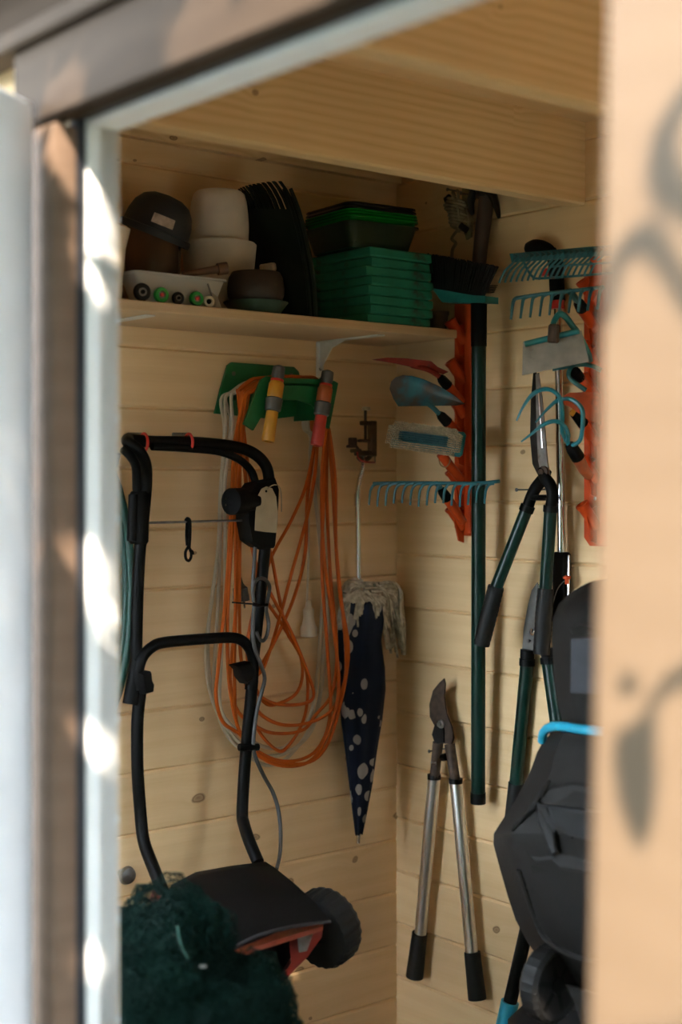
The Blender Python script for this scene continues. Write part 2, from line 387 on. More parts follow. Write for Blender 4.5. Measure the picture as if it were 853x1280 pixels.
o = thing('hedge', 'added dark hedge beyond the side window, out of view, cutting low sky light', 'hedge', (0, -6.9, -.1))
mh.build('foliage', HEDGE, o, smooth=0)['kind'] = 'stuff'
MB().box((-.4, -7.1, .9), (8, .4, 2.0)).build('stem_mass', HEDGE, o)
structm('ground', MB().box((-2.5, -1.5, -.15), (24, 24, .1)), GROUND)

# ------------------------------------------------------------------ tree outside whose leaves dapple the doorway
BARK = plain('tree_bark', (.09, .06, .04), .8)
LEAF = plain('green_leaves', (.06, .13, .03), .5)
tree = thing('garden_tree', 'leafy garden tree outside the shed, casting dappled shade on the doorway', 'tree', (-4.6, -4.0, -.1))
base = V((-4.6, -4.0, -.1)); top = V((-3.7, -3.3, 3.9))
mbk = MB().tube(spline([base, base + V((.05, .1, 1.2)), V((-4.5, -3.8, 2.6)), top, V((-2.9, -2.6, 3.7)), V((-2.4, -2.0, 3.4))]), [max(.02, .11 - .0036 * k) for k in range(31)], 10)
mlf = MB(); rl = random.Random(11)
def jam(px, py): d = ray(px, py); return CAM + d * ((OY1 - .0 - CAM.y) / d.y)
LIT = [(jam(119, 265), .018), (jam(120, 300), .016), (jam(122, 282), .018), (jam(116, 700), .016), (jam(120, 735), .02), (jam(124, 765), .02), (jam(118, 1215), .018), (jam(122, 1240), .018), (jam(114, 930), .012), (jam(120, 370), .01)]
for (px, py, r) in ((190, 78, .011), (222, 74, .015), (262, 60, .018), (290, 48, .02), (320, 38, .022), (350, 24, .022), (392, 8, .02), (62, 125, .010), (90, 118, .008), (66, 165, .006)):
    LIT.append((PX(px, py - 7, JX3), r * 1.1 + .006))
def dleaf(px, py):
    d = ray(px, py); return CAM + d * ((D0 - CAM).dot(DN) / d.dot(DN))
for (px, py, r) in ((25, 640, .004), (40, 670, .004)):
    LIT.append((dleaf(px, py), r))
def blocked_ok(c, rad):
    for p, r in LIT:
        d = c - p; t = d.dot(SUN_TO)
        if (d - SUN_TO * t).length < r + rad * .6: return False
    if c.x < -2.95 and c.z < 3.5: return False                   # above the hedge, not in it
    t = (c.x - JX3) / SUN_TO.x; q = c - SUN_TO * t             # falls on the sunlit casing: leave it clear
    if -2.45 < q.y < -1.86 and .6 < q.z < 1.98: return False
    h = c - CAM; z = h.dot(FWD)                                 # never in the camera's view
    if z > .05 and abs(h.dot(RIGHT)) / z < .30 and -.45 < h.z / z < .40: return False
    return True
ctr = V((-1.5, -1.2, 1.2)); e1 = SUN_TO.cross(V((0, 0, 1))).normalized(); e2 = e1.cross(SUN_TO).normalized()
count = 0
while count < 16000:
    c = ctr + e1 * rl.uniform(-1.3, 1.5) + e2 * rl.uniform(-.55, 1.15) + SUN_TO * rl.uniform(1.65, 2.3)
    sz = rl.uniform(.03, .052)
    if not blocked_ok(c, sz * .8): count += .25; continue
    q = V((rl.gauss(0, 1), rl.gauss(0, 1), rl.gauss(0, 1) + 1.2)).normalized()
    u = q.orthogonal().normalized(); u = (Quaternion(q, rl.uniform(0, 6.28)) @ u); v_ = q.cross(u)
    mlf.add([c - u * sz, c - u * sz * .2 + v_ * sz * .55, c + u * sz * .6 + v_ * sz * .35, c + u * sz * 1.15, c + u * sz * .6 - v_ * sz * .35, c - u * sz * .2 - v_ * sz * .55], [(0, 1, 2, 3), (0, 3, 4, 5)])
    count += 1
for k in range(14):
    a = lerp(top, V((-2.4, -2.0, 3.3)), rl.random()); b_ = ctr + e1 * rl.uniform(-1.2, 1.4) + e2 * rl.uniform(-1, 1) + SUN_TO * rl.uniform(1.7, 2.2)
    m_ = (a + b_) / 2
    if all(blocked_ok(lerp(lerp(a, m_ + V((0, 0, .1)), f), lerp(m_ + V((0, 0, .1)), b_, f), f), .03) for f in (0, .15, .3, .45, .6, .75, .9, 1)): mbk.tube(spline([a, m_ + V((0, 0, .1)), b_], 4), [.014 - .0012 * i for i in range(9)], 5)
# the leaves and twigs whose shadows lie on the casing
def cast(px, py, t): return PX(px, py, JX3 - .006) + SUN_TO * t
tw = .95; msh, msl = MB(), MB()
def leafpoly(pts, t, thick=.001): msl.prism([cast(x, y, t) for x, y in pts], SUN_TO * thick)
leafpoly([(812, 885), (822, 905), (820, 935), (822, 975), (818, 1020), (803, 1068), (788, 1045), (772, 1000), (766, 950), (770, 915), (790, 905)], tw)
leafpoly([(772, 852), (784, 838), (796, 848), (798, 868), (786, 872), (774, 864)], tw)
leafpoly([(752, 395), (762, 350), (772, 320), (779, 335), (774, 370), (764, 402), (755, 412)], 1.2)
msh.tube([cast(812, 900, tw), cast(815, 880, tw), cast(835, 855, tw), cast(875, 835, tw), cast(960, 700, 1.1)], [.003, .005, .006, .006, .007], 6)
msh.tube([cast(x, y, 1.2) for x, y in ((764, 345), (776, 318), (798, 298), (820, 305), (838, 335), (860, 372), (930, 420), (960, 700))], [.004, .008, .009, .008, .006, .006, .006, .006], 6)
msh.tube([cast(x, y, 1.25) for x, y in ((875, 110), (850, 130), (832, 165), (826, 200), (836, 235), (860, 255), (900, 290), (930, 420))], [.006, .009, .011, .012, .011, .008, .006, .006], 6)
msh.tube(spline([cast(960, 700, 1.1), V((-2.6, -3.4, 2.0)), V((-3.1, -3.8, 2.2)), V((-3.6, -4.1, 2.3))], 6), .008, 6)
msh.build('shoot', BARK, screen_hedge); msl.build('shoot_leaves', LEAF, screen_hedge, smooth=0)
mbk.build('trunk', BARK, tree)
o = mlf.build('foliage', LEAF, tree, smooth=0); o['kind'] = 'stuff'

# ================================================================== things on the back wall
EX = V((1, 0, 0)); EY = V((0, 1, 0)); EZ = V((0, 0, 1))
def nail(p, n, length=.03, r=.002):                # a nail driven into a wall: p at the wall, n the way out of it
    return MB().tube([p - n * .01, p + n * length], r, 6).lathe([(r * 2.2, 0), (r * 2.2, .0015)], p + n * length, n, 8)
NB, NR = V((0, -1, 0)), V((-1, 0, 0))             # out of the back wall, out of the right wall

# ---- shelf
SHZ = 1.752
sh = thing('wall_shelf', 'long pine wall shelf fixed across the back wall, loaded with pots and trays', 'shelf', (-.7, -.13, SHZ - .02))
BOARD = wood('pine_shelf_board', (.66, .47, .28), (.50, .32, .16), knots=.25)
MB().box((-.735, -.137, SHZ - .01), (1.365, .268, .02), bev=.002).build('board', BOARD, sh)
WHITE_METAL = plain('white_metal_bracket', (.62, .60, .55), .45, var=.08)
for (px, y0) in ((400, 472), (118, 470)):
    c = PA(px, 445, .003); zb = PA(px, y0, .003).z; z1 = SHZ - .0202
    mb = MB().box((c.x, -.003, (zb + z1) / 2), (.022, .0035, z1 - zb), bev=.001)
    mb.box((c.x, -.115, z1 - .0018), (.022, .225, .0034), bev=.001)
    mb.prism([V((c.x - .0015, -.004, z1 - .07)), V((c.x - .0015, -.004, z1 - .003)), V((c.x - .0015, -.10, z1 - .003)), V((c.x - .0015, -.05, z1 - .018))], (.003, 0, 0))
    b_ = mb.build('bracket', WHITE_METAL, sh)
    ms = MB()
    for zz in (zb + .02, z1 - .09): ms.lathe([(.004, 0), (.004, .0015), (.002, .002)], V((c.x, -.0048, zz)), NB, 8)
    ms.build('screw', NAIL, b_)

def onshelf(px, off, py=400):                     # x of pixel column px at depth off, on the shelf top
    p = PA(px, py, off); return V((p.x, -off, SHZ))
def hz(px, py, off): return PA(px, py, off).z
def wid(pxa, pxb, off, py=350): return (PA(pxb, py, off) - PA(pxa, py, off)).dot(RIGHT) * depth_of(PA((pxa + pxb) / 2, py, off)) / depth_of(PA((pxa + pxb) / 2, py, off))
def rad(pxw, p): return pxw / F * depth_of(p) / 2   # radius of a round thing pxw pixels wide at p

# ---- pots, from the left
GREY_BASIN = plain('dark_grey_plastic', (.020, .020, .022), .5, var=.2, spec=.3)
BROWN_GLAZE = plain('brown_glazed_ceramic', (.080, .038, .019), .22, var=.3, scale=12, spec=.4)
WHITE_CERAMIC = plain('white_matt_ceramic', (.60, .52, .42), .55, var=.06)
CREAM_PLASTIC = plain('cream_plastic', (.62, .54, .42), .5, var=.06)
# brown glazed pot
p = onshelf(190, .10); R0 = rad(73, p); top = hz(190, 268, .10) - SHZ
t = thing('plant_pot', 'brown glazed round plant pot under the tilted dark grey basin on the shelf', 'pot', p)
MB().lathe([(R0 * .62, 0), (R0 * .74, .012), (R0 * .96, top * .42), (R0, top * .62), (R0 * .95, top * .80), (R0 * .66, top), (R0 * .6, top - .002), (R0 * .77, top * .8), (R0 * .88, top * .6), (R0 * .6, .02), (0, .018)], p, EZ, 32).build('body', BROWN_GLAZE, t)
# dark grey basin tipped upside down over it
R1 = rad(88, p); pc = PA(194, 290, .10); ax = (EZ + RIGHT * .40 - FWD * .10).normalized()
t = thing('basin', 'dark grey plastic basin turned upside down and tilted over the brown pot', 'basin', pc)
hgt = .082
MB().lathe([(R1 * 1.04, -.010), (R1 * 1.06, -.006), (R1 * 1.05, .004), (R1 * .98, .006), (R1 * .95, hgt * .35), (R1 * .86, hgt * .62), (R1 * .68, hgt * .84), (R1 * .42, hgt * .96), (0, hgt), (0, hgt - .003), (R1 * .4, hgt * .92), (R1 * .83, hgt * .58), (R1 * .92, hgt * .3), (R1 * .94, .0), (R1 * .98, -.010), (R1 * 1.04, -.010)], pc, ax, 40, cap=False).build('bowl', GREY_BASIN, t)
STICKER = plain('faded_paper_label', (.42, .32, .24), .7, var=.35, scale=60)
rows = []
for zz, rf_ in ((.016, .965), (.036, .925)):
    rw = []
    for i in range(7):
        dirv = (Quaternion(ax, math.radians(-2 + 38 * i / 6)) @ (-FWD - ax * (-FWD).dot(ax)).normalized())
        rw.append((pc + ax * zz + dirv * (R1 * rf_ + .001), dirv))
    rows.append([q for q, d in rw] + [q + d * .0012 for q, d in rw[::-1]])
mb = MB().loft(rows)
mb.build('sticker', STICKER, t)
# white inverted pot on a white bowl
p = onshelf(274, .082); Rb = rad(94, p); zb = hz(274, 306, .085) - SHZ
t = thing('bowl', 'wide white ceramic bowl carrying the upturned white pot on the shelf', 'bowl', p)
MB().lathe([(Rb * .70, 0), (Rb * .73, .004), (Rb * .9, zb * .5), (Rb, zb), (Rb * .96, zb), (Rb * .86, zb * .5), (Rb * .68, .01), (0, .01)], p, EZ, 36).build('body', WHITE_CERAMIC, t)
ORG_B = p + EZ * zb; Rw = rad(76, p); ht = hz(274, 240, .085) - SHZ - zb
t = thing('plant_pot', 'white ceramic pot standing upside down on the white bowl', 'pot', ORG_B)
ru = rad(66, p)
MB().lathe([(Rb * .965, .0004), (Rb * .965, .003), (Rw * .97, .006), (Rw * .985, ht * .35), (Rw * .96, ht * .6), (Rw * .91, ht * .82), (ru * .97, ht * .95), (ru * .86, ht), (0, ht)], ORG_B, EZ, 36).build('body', WHITE_CERAMIC, t)
# ribbed cream pot behind the jamb
p = onshelf(133, .235); Rr = rad(60, p); top = hz(133, 286, .235) - SHZ
t = thing('plant_pot', 'cream plastic pot with a ribbed flaring rim, half hidden by the door jamb', 'pot', p)
MB().lathe([(Rr * .55, 0), (Rr * .62, .004), (Rr * .8, top * .72), (Rr * .86, top * .8), (Rr * .98, top * .97), (Rr, top), (Rr * .93, top), (Rr * .76, top * .7), (Rr * .55, .01), (0, .01)], p, EZ, 48, wob=lambda a, z: 1 + (.012 * math.sin(a * 2 * math.pi * 24) if z > top * .75 else 0)).build('body', CREAM_PLASTIC, t)
# clear tray with a pale rim
CLEAR = None
def clear(name, col, alpha_rough=.12, trans=.75):
    m, N, L, b = principled(name, col, alpha_rough); b.inputs['Transmission Weight'].default_value = trans; b.inputs['IOR'].default_value = 1.15; return m
FROST = clear('frosted_clear_plastic', (.72, .68, .60), .3, .55)
def tray(mb, o, ux, uy, L_, W_, h, z0, taper=.8, rim=.008, rimh=.004, wall=.0015, r=.014):
    """open tapered box: o = centre of the base, ux/uy its side directions"""
    def ring(a, b_, z, rr):
        out = []
        for sx, sy, a0 in ((1, 1, 0), (-1, 1, 90), (-1, -1, 180), (1, -1, 270)):
            for k in range(4):
                an = math.radians(a0 + 30 * k); out.append(o + ux * (sx * (a - rr) + rr * math.cos(an)) + uy * (sy * (b_ - rr) + rr * math.sin(an)) + EZ * z)
        return out
    a, b_ = L_ / 2, W_ / 2
    R = [ring(a * taper, b_ * taper, z0, r), ring(a, b_, z0 + h - rimh, r)]
    R += [ring(a + rim, b_ + rim, z0 + h - rimh, r + rim), ring(a + rim, b_ + rim, z0 + h, r + rim), ring(a - wall, b_ - wall, z0 + h, r)]
    R += [ring(a * taper - wall, b_ * taper - wall, z0 + wall, r)]
    return mb.loft(R)
pa, pb = onshelf(150, .175), onshelf(262, .175)
hh = hz(215, 344, .235) - SHZ
t = thing('plastic_tray', 'shallow clear plastic tray with pale rim near the shelf front', 'tray', onshelf(190, .19))
xl_, xr_ = PA(162, 336, .225).x, PA(274, 346, .225).x
tray(MB(), V(((xl_ + xr_) / 2, -.215, SHZ)), EX, EY, xr_ - xl_, .066, hh, 0, .80, .006, r=.010).build('body', FROST, t)
mb = MB()
# round stick lying over the tray rim
DARK_WOOD = plain('dark_worn_wood', (.10, .05, .024), .6, var=.35, scale=40)
a, b_ = PA(228, 343, .215), PA(283, 335, .245)
t = thing('wooden_mallet', 'dark wooden stick with thick round end lying above the clear tray', 'mallet', a)
MB().tube([a, lerp(a, b_, .85)], [.006, .009], 10).build('handle', DARK_WOOD, t)
MB().tube([lerp(a, b_, .8), lerp(a, b_, 1.02)], .0125, 14).build('head', DARK_WOOD, t)
# wheels lined up along the shelf front
GREEN_WHEEL = plain('bright_green_plastic', (.01, .26, .03), .4, var=.15)
RED_HUB = plain('red_plastic_hub', (.55, .02, .01), .4)
def roller(px, py, dpx, label, ring, hub, off=.262, group=None, length=.045):
    c = PA(px, py, off); R = rad(dpx, c); c = V((c.x, c.y, SHZ + R + .0004)); length = .012
    axd = (NB + V((-.18, 0, 0))).normalized()
    t = thing('toy_wheel', label, 'wheel', c - EZ * R, group)
    MB().lathe([(R * .86, -length), (R, -length + .004), (R, -.004), (R * .88, 0), (R * .5, 0), (R * .5, -.004), (0, -.004)], c, axd, 22).build('tyre', ring, t)
    MB().lathe([(R * .46, -.0038), (R * .46, -.0005), (R * .36, -.0005), (R * .36, -.003), (0, -.003)], c, axd, 18).build('bearing', STEEL, t)
    MB().lathe([(R * .24, -.003), (R * .24, .0012), (R * .16, .002), (0, .002)], c, axd, 14).build('hub', hub, t)
roller(179, 366, 23, 'black wheel at the left end of the row on the shelf', BLACK_RUBBER, BLACK)
roller(203, 369, 20, 'green wheel with red hub between the two black wheels', GREEN_WHEEL, RED_HUB)
roller(224, 371, 16, 'black wheel between the two green wheels', BLACK_RUBBER, BLACK)
roller(247, 374, 19, 'green wheel with red hub beside the steel castor', GREEN_WHEEL, RED_HUB)
c = PA(262, 377, .258); t = thing('steel_castor', 'small steel castor at the right end of the wheel row', 'castor', V((c.x, c.y, SHZ)))
Rc = .0125; cc = V((c.x, c.y, SHZ + Rc + .0003)); axd = (NB + V((-.3, 0, 0))).normalized()
MB().lathe([(Rc * .9, -.012), (Rc, -.010), (Rc, -.003), (Rc * .85, 0), (Rc * .55, 0), (Rc * .5, -.003), (0, -.003)], cc, axd, 20).build('wheel', CREAM_PLASTIC, t)
MB().lathe([(Rc * .42, -.003), (Rc * .35, .001), (0, .001)], cc, axd, 14).build('hub', BLACK, t)
MB().prism([cc + V((.012, .004, -Rc + .002)), cc + V((.034, .006, -Rc + .002)), cc + V((.024, .006, .012)), cc + V((.008, .004, .02))], (0, .004, 0)).tube([cc + V((.004, 0, .016)), cc + V((-.004, 0, .036))], .0022, 6).build('bracket', STEEL, t)
# dark round pot on a green saucer
SAUCER = plain('dull_green_plastic', (.022, .05, .03), .5, var=.2)
DARK_POT = plain('dark_brown_pot', (.028, .016, .010), .5, var=.35, scale=25, dirt=((.10, .06, .035), .28, 30))
p = onshelf(320, .214); Rs = rad(82, p)
t = thing('saucer', 'dull green plant saucer on the shelf under the dark brown pot', 'saucer', p)
MB().lathe([(Rs * .72, 0), (Rs * .98, .024), (Rs, .026), (Rs * .95, .026), (Rs * .72, .005), (0, .005)], p, EZ, 36).build('dish', SAUCER, t)
q = p + EZ * .0055; Rp = rad(72, p); hp = hz(320, 341, .214) - q.z
t = thing('plant_pot', 'low dark brown round pot sitting in the green saucer', 'pot', q)
MB().lathe([(Rp * .70, 0), (Rp * .88, .018), (Rp * .985, hp * .42), (Rp, hp * .6), (Rp * .95, hp * .86), (Rp * .84, hp), (Rp * .78, hp * .98), (Rp * .8, hp * .7), (Rp * .6, .02), (0, .02)], q, EZ, 36).build('body', DARK_POT, t)
b0 = q + EZ * hp + RIGHT * .026; t = thing('wooden_block', 'small pale wooden block lying on the dark brown pot', 'block', b0)
MB().box(b0 + EZ * .011, (.036, .03, .018), Matrix.Rotation(-.2, 3, 'Y') @ Matrix.Rotation(.7, 3, 'Z'), bev=.003).build('block', plain('pale_wood_offcut', (.36, .26, .17), .6), t)

# ---- leaf scoops: tall dark green pair with tines, standing beside the trays
SCOOP = plain('dark_green_scoop_plastic', (.006, .011, .0075), .6, var=.2, spec=.2)
def scoop(dx, label, rimmat):
    fr = [(388, 391), (385, 352), (377, 305), (366, 262), (352, 227)]
    F_ = [PA(x + dx, y, .262 - .018 * k) for k, (x, y) in enumerate(fr)]
    F_ = [V((q.x, q.y, max(q.z, SHZ + .0005))) for q in F_]
    F_[0].z = SHZ + .0008
    Fs = spline(F_, 3); n = len(Fs)
    bk = [PA(x + dx, y, .045) for x, y in ((318, 392), (316, 350), (311, 300), (306, 262), (301, 241))]; bk[0].z = SHZ + .0008
    Bs = spline(bk, 3)
    t = thing('leaf_scoop', label, 'scoop', V((F_[0].x, -.16, SHZ)))
    def pt(i, s):                                  # across the plate, bowed to the left
        q = lerp(Fs[i], Bs[i], s); return q + V((-.020, 0, 0)) * math.sin(math.pi * s)
    cols = [k / 24 for k in range(25)]; cut = int(n * .72)
    rr = []
    for i in range(cut + 1):
        outer = [pt(i, s) for s in cols]; rr.append(outer + [q + V((.004, 0, 0)) for q in outer[::-1]])
    MB().loft(rr).build('plate', SCOOP, t)
    for k in range(12):                            # tines along the top edge
        s0, s1 = (2 * k + .3) / 24, (2 * k + 1.2) / 24; mb = MB(); rg = []
        for i in range(cut, n):
            f = (i - cut) / (n - 1 - cut); o_ = V((-.012 * f * f, 0, 0))
            a, b_ = pt(i, s0) + o_, pt(i, s1) + o_; rg.append([a, b_, b_ + V((.004, 0, 0)), a + V((.004, 0, 0))])
        mb.loft(rg).build('tine', SCOOP, t)
    MB().tube([q + V((.004, -.002, .0)) for q in Fs[:-1]], .0045, 8).build('rim', rimmat, t)
    return t
scoop(-3, 'dark green leaf scoop with upright tines, beside the white bowl', SCOOP)
scoop(5, 'second dark green leaf scoop nested behind the first, against the green pads', plain('grey_green_scoop_rim', (.012, .020, .013), .5, spec=.3))

# ---- green pads and trays
PAD = plain('sea_green_foam', (.012, .20, .115), .75, var=.18, scale=18, dirt=((.03, .06, .035), .36, 22), bump=.3)
rp_ = random.Random(21)
pc0 = PA(463, 380, .262); hp = .0206
ordn = ['topmost', 'second from the top', 'third from the top', 'fourth from the top', 'fifth from the top', 'third from the bottom', 'second from the bottom', 'bottom']
for k in range(8):
    z = SHZ + .0004 + k * (hp + .0007); dx, dy = rp_.uniform(-.006, .006), rp_.uniform(-.004, .004); an = rp_.uniform(-.04, .03)
    M = Matrix.Rotation(an, 3, 'Z'); c = V((pc0.x + .096 + dx, pc0.y + .115 + dy, z + hp / 2))
    mb = MB(); bx, by = .096, .112; n = 7
    rg = []
    out = [(-1, -1)] + [(-1 + 2 * i / n, -1) for i in range(1, n)] + [(1, -1), (1, 1)] + [(1 - 2 * i / n, 1) for i in range(1, n)] + [(-1, 1)]
    for zz, ins in ((-hp / 2, .003), (-hp / 2 + .003, 0), (hp / 2 - .003, 0), (hp / 2, .003)):
        rg.append([c + M @ V((x * (bx - ins), y * (by - ins) + (.0015 * noise.noise(V((x * 2, k, zz * 50)))), zz)) for x, y in out])
    ob = mb.loft(rg).build('foam_pad', PAD); tag(ob, 'sea green foam pad, %s of the stack at the shelf end' % ordn[7 - k], 'pad', 'stacked foam pads')
ZT = SHZ + 8 * (hp + .0007) + .0006
uxr = V((math.cos(-.10), math.sin(-.10), 0)); uyr = V((-uxr.y, uxr.x, 0))
TC = PA(437, 300, .245) + uxr * .100 + uyr * .10; TC.z = ZT
CLEAR_TRAY = clear('clear_green_tint_plastic', (.07, .10, .05), .15, .6)
GREEN_TRAY = clear('translucent_green_plastic', (.004, .22, .018), .15, .35)
BLACK_TRAY = plain('black_tray_plastic', (.006, .006, .006), .25)
h0 = hz(437, 274, .245) - ZT
levels = [(0.0, CLEAR_TRAY, 'clear greenish seed tray at the bottom of the nested trays'),
          (.0125, GREEN_TRAY, 'green see-through seed tray with the lowest green rim'), (.0195, GREEN_TRAY, 'green see-through seed tray between two other green trays'),
          (.0265, GREEN_TRAY, 'green see-through seed tray directly under the black ones'), (.0345, BLACK_TRAY, 'black seed tray under the top black tray'), (.0425, BLACK_TRAY, 'black seed tray on top of the nested trays')]
for k, (dz, m_, lab) in enumerate(levels):
    o = tray(MB(), TC, uxr, uyr, .192 - .002 * k, .195 - .002 * k, h0, dz, .86, .0065, .0036, .0012, .018).build('seed_tray', m_); tag(o, lab, 'tray', 'nested seed trays')
p = onshelf(549, .16); t = thing('clay_pot', 'small brownish clay pot at the shelf end behind the orange rack', 'pot', p)
MB().lathe([(.020, 0), (.028, .045), (.031, .045), (.031, .055), (.026, .055), (.019, .006), (0, .006)], p, EZ, 20).build('body', plain('dusty_clay', (.17, .12, .075), .8, dirt=((.06, .04, .025), .4, 30)), t)

# ---- green cable hanger
t = thing('cable_hanger', 'green plastic hanger on the back wall carrying orange and cream cables', 'hanger', PA(340, 500, 0))
def poly(pts, off): return [PA(x, y, off) for x, y in pts]
MB().prism(poly([(267, 517), (274, 488), (283, 457), (288, 453), (330, 456), (366, 459), (372, 465), (376, 490), (378, 519), (340, 524)], .003), (0, -.006, 0)).build('back_plate', GREEN_PLASTIC, t)
OF = .125
fl_ = [(305, 530), (316, 502), (326, 475), (334, 470), (345, 472), (402, 474), (418, 476), (423, 479), (418, 505), (412, 536), (404, 532), (398, 516), (390, 506), (372, 500), (346, 500), (334, 508), (327, 521), (317, 538)]
A_ = [PA(x, y, OF) for x, y in fl_]
# the flange as two legs and a bridge, so that each piece stays convex
def flange(idx): return [A_[i] for i in idx]
mb = MB()
for idx in ((0, 1, 2, 3, 15, 16, 17), (3, 4, 13, 14, 15), (4, 5, 12, 13), (5, 6, 7, 8, 9, 10, 11, 12)): mb.prism(flange(idx), (0, .006, 0))
mb.build('front_flange', GREEN_PLASTIC, t)
arch = [PA(x, y, OF) for x, y in ((327, 495), (333, 486), (345, 480), (370, 479), (396, 481), (407, 486), (410, 502), (408, 522))]
arch = spline(arch, 4); mb = MB()
th_ = [q - EZ * .005 for q in arch[::-1]]
mb.loft([[V((q.x, -OF, q.z)) for q in arch + th_], [V((q.x, -.003, q.z)) for q in arch + th_]]).build('saddle', GREEN_PLASTIC, t)
ms = MB()
for px, py in ((292, 467), (364, 469)): ms.lathe([(.005, 0), (.005, .002), (.002, .003)], PA(px, py, .009), NB, 10)
ms.build('screw', NAIL, t)
ZS = [q.z for q in arch]
def saddle_top(x):                                 # height of the saddle at world x
    for a, b_ in zip(arch, arch[1:]):
        if min(a.x, b_.x) - 1e-6 <= x <= max(a.x, b_.x) + 1e-6 and abs(b_.x - a.x) > 1e-6: return lerp(a.z, b_.z, (x - a.x) / (b_.x - a.x))
    return max(ZS)
# cables: each loop goes over the saddle, down the left, round the bottom and up the right
xl, xr = PA(333, 490, OF).x, PA(406, 490, OF).x
def loop(pts, off, r, lay, mb, lx=None, doff=0.0):
    ph_ = off * 517
    pts = [pts[0], (pts[1][0] - max(0, .10 - off) * 300, pts[1][1])] + pts[2:]
    pts = [(x + (2.6 * math.sin(i * 1.35 + ph_) if 1 < i < len(pts) - 1 else 0), y) for i, (x, y) in enumerate(pts)]
    """pts: pixel points from the left of the saddle round the bottom to its right; lay: height above the saddle"""
    L_ = [PA(x, y, off + doff * i / (len(pts) - 1) + .003 * math.sin(i * 2.1 + off * 90)) for i, (x, y) in enumerate(pts) if i > 0]
    ov = [V((xr + .023, -off, arch[-1].z - .02)), V((xr + .021, -off, arch[-5].z + .006))]
    for f in (.95, .7, .45, .2, .06):
        x = lerp(xl, xr, f); ov.append(V((x, -off, saddle_top(x) + r + lay + .005)))
    ov.append(V((xl - .021, -off, arch[0].z + .012 + lay * .5)))
    return mb.tube(spline(L_ + ov, 6, closed=True), r, 6, closed=True)
rO = .0042
mb = MB()
orange_loops = [
    ([(323, 483), (305, 499), (291, 560), (287, 640), (284, 740), (276, 830), (270, 870), (276, 902), (299, 918), (330, 945), (378, 955), (405, 936), (424, 877), (436, 811), (428, 746), (421, 680), (417, 600), (412, 540)], .106, 0),
    ([(324, 483), (308, 497), (297, 570), (294, 650), (292, 760), (293, 850), (302, 915), (338, 947), (372, 950), (398, 932), (414, 890), (412, 811), (403, 713), (402, 620), (405, 545)], .090, 0),
    ([(321, 483), (310, 499), (303, 570), (302, 660), (298, 760), (300, 830), (318, 882), (348, 904), (381, 905), (410, 890), (428, 857), (434, 810), (424, 700), (416, 610), (410, 540)], .100, 0),
    ([(321, 483), (311, 500), (305, 580), (309, 650), (318, 700), (345, 750), (366, 790), (383, 840), (390, 870), (378, 880), (348, 880), (324, 868), (316, 850), (330, 830), (352, 770), (366, 720), (385, 640), (392, 585), (397, 545)], .068, 0),
    ([(322, 483), (313, 497), (309, 590), (322, 650), (340, 690), (350, 740), (358, 790), (372, 815), (378, 845), (372, 868), (348, 880), (330, 879), (318, 860), (310, 820), (318, 770), (338, 700), (362, 650), (382, 605), (395, 545)], .058, 0),
    ([(321, 483), (309, 498), (299, 590), (296, 700), (291, 800), (290, 850), (300, 890), (326, 912), (350, 917), (380, 912), (398, 893), (416, 866), (419, 811), (411, 713), (410, 620), (408, 545)], .080, 0),
    ([(322, 483), (314, 498), (306, 600), (318, 690), (330, 740), (352, 780), (378, 830), (384, 870), (380, 905), (360, 935), (344, 937), (322, 915), (312, 880), (320, 850), (345, 800), (366, 745), (380, 690), (386, 620), (394, 548)], .048, 0),
    ([(324, 483), (307, 501), (294, 580), (290, 680), (287, 780), (288, 860), (300, 920), (330, 950), (366, 958), (394, 948), (410, 915), (421, 860), (416, 780), (407, 690), (404, 600), (407, 545)], .108, 0)]
t = thing('extension_cable', 'long orange extension cable looped over the green hanger', 'cable', PA(350, 700, .06))
for k, (pts, off, _) in enumerate(orange_loops): loop(pts, off, rO, .0 if k % 2 else .007, mb)
mb.tube(spline([PA(300, 560, .06), PA(296, 640, .065), PA(296, 690, .07), PA(299, 722, .072)], 6), rO, 6)
mb.build('cable', ORANGE_CABLE, t)
GREY_RUBBER = plain('grey_rubber_plug', (.085, .08, .075), .6, var=.2)
pg = PA(301, 742, .072); up_ = (PA(299, 722, .072) - pg).normalized()
pl = MB().lathe([(.0055, .036), (.008, .024), (.011, .018), (.017, .012), (.0175, 0), (.0185, -.004), (.0185, -.016), (0, -.016)], pg, up_, 16).build('plug', GREY_RUBBER, t)
mp_ = MB()
for s in (-.007, .007): mp_.tube([pg - up_ * .015 + EX * s, pg - up_ * .034 + EX * s], .0024, 8)
mp_.build('pin', CHROME, pl)
# cream cable
t = thing('extension_cable', 'cream extension cable hanging in long loops behind the orange one', 'cable', PA(330, 720, .03))
mb = MB()
for pts, off in (
    ([(324, 483), (303, 497), (284, 530), (277, 580), (274, 650), (267, 740), (260, 810), (262, 860), (272, 895), (298, 928), (338, 945), (378, 930), (396, 893), (402, 811), (407, 713), (396, 620), (391, 545)], .030),
    ([(321, 483), (305, 499), (287, 530), (280, 590), (278, 660), (272, 750), (266, 820), (268, 870), (284, 915), (312, 942), (346, 945), (380, 922), (400, 875), (406, 800), (403, 713), (392, 620), (389, 545)], .024),
    ([(322, 483), (308, 497), (290, 536), (284, 600), (283, 680), (279, 760), (274, 830), (276, 880), (290, 905), (322, 930), (350, 935), (372, 915), (394, 880), (405, 760), (404, 660), (396, 590), (392, 545)], .037),
    ([(321, 483), (301, 500), (282, 540), (274, 610), (270, 690), (263, 770), (263, 830), (270, 880), (288, 925), (326, 955), (360, 948), (392, 905), (404, 840), (408, 750), (407, 650), (394, 580), (388, 545)], .018)):
    loop(pts, off, .0042, .0, mb)
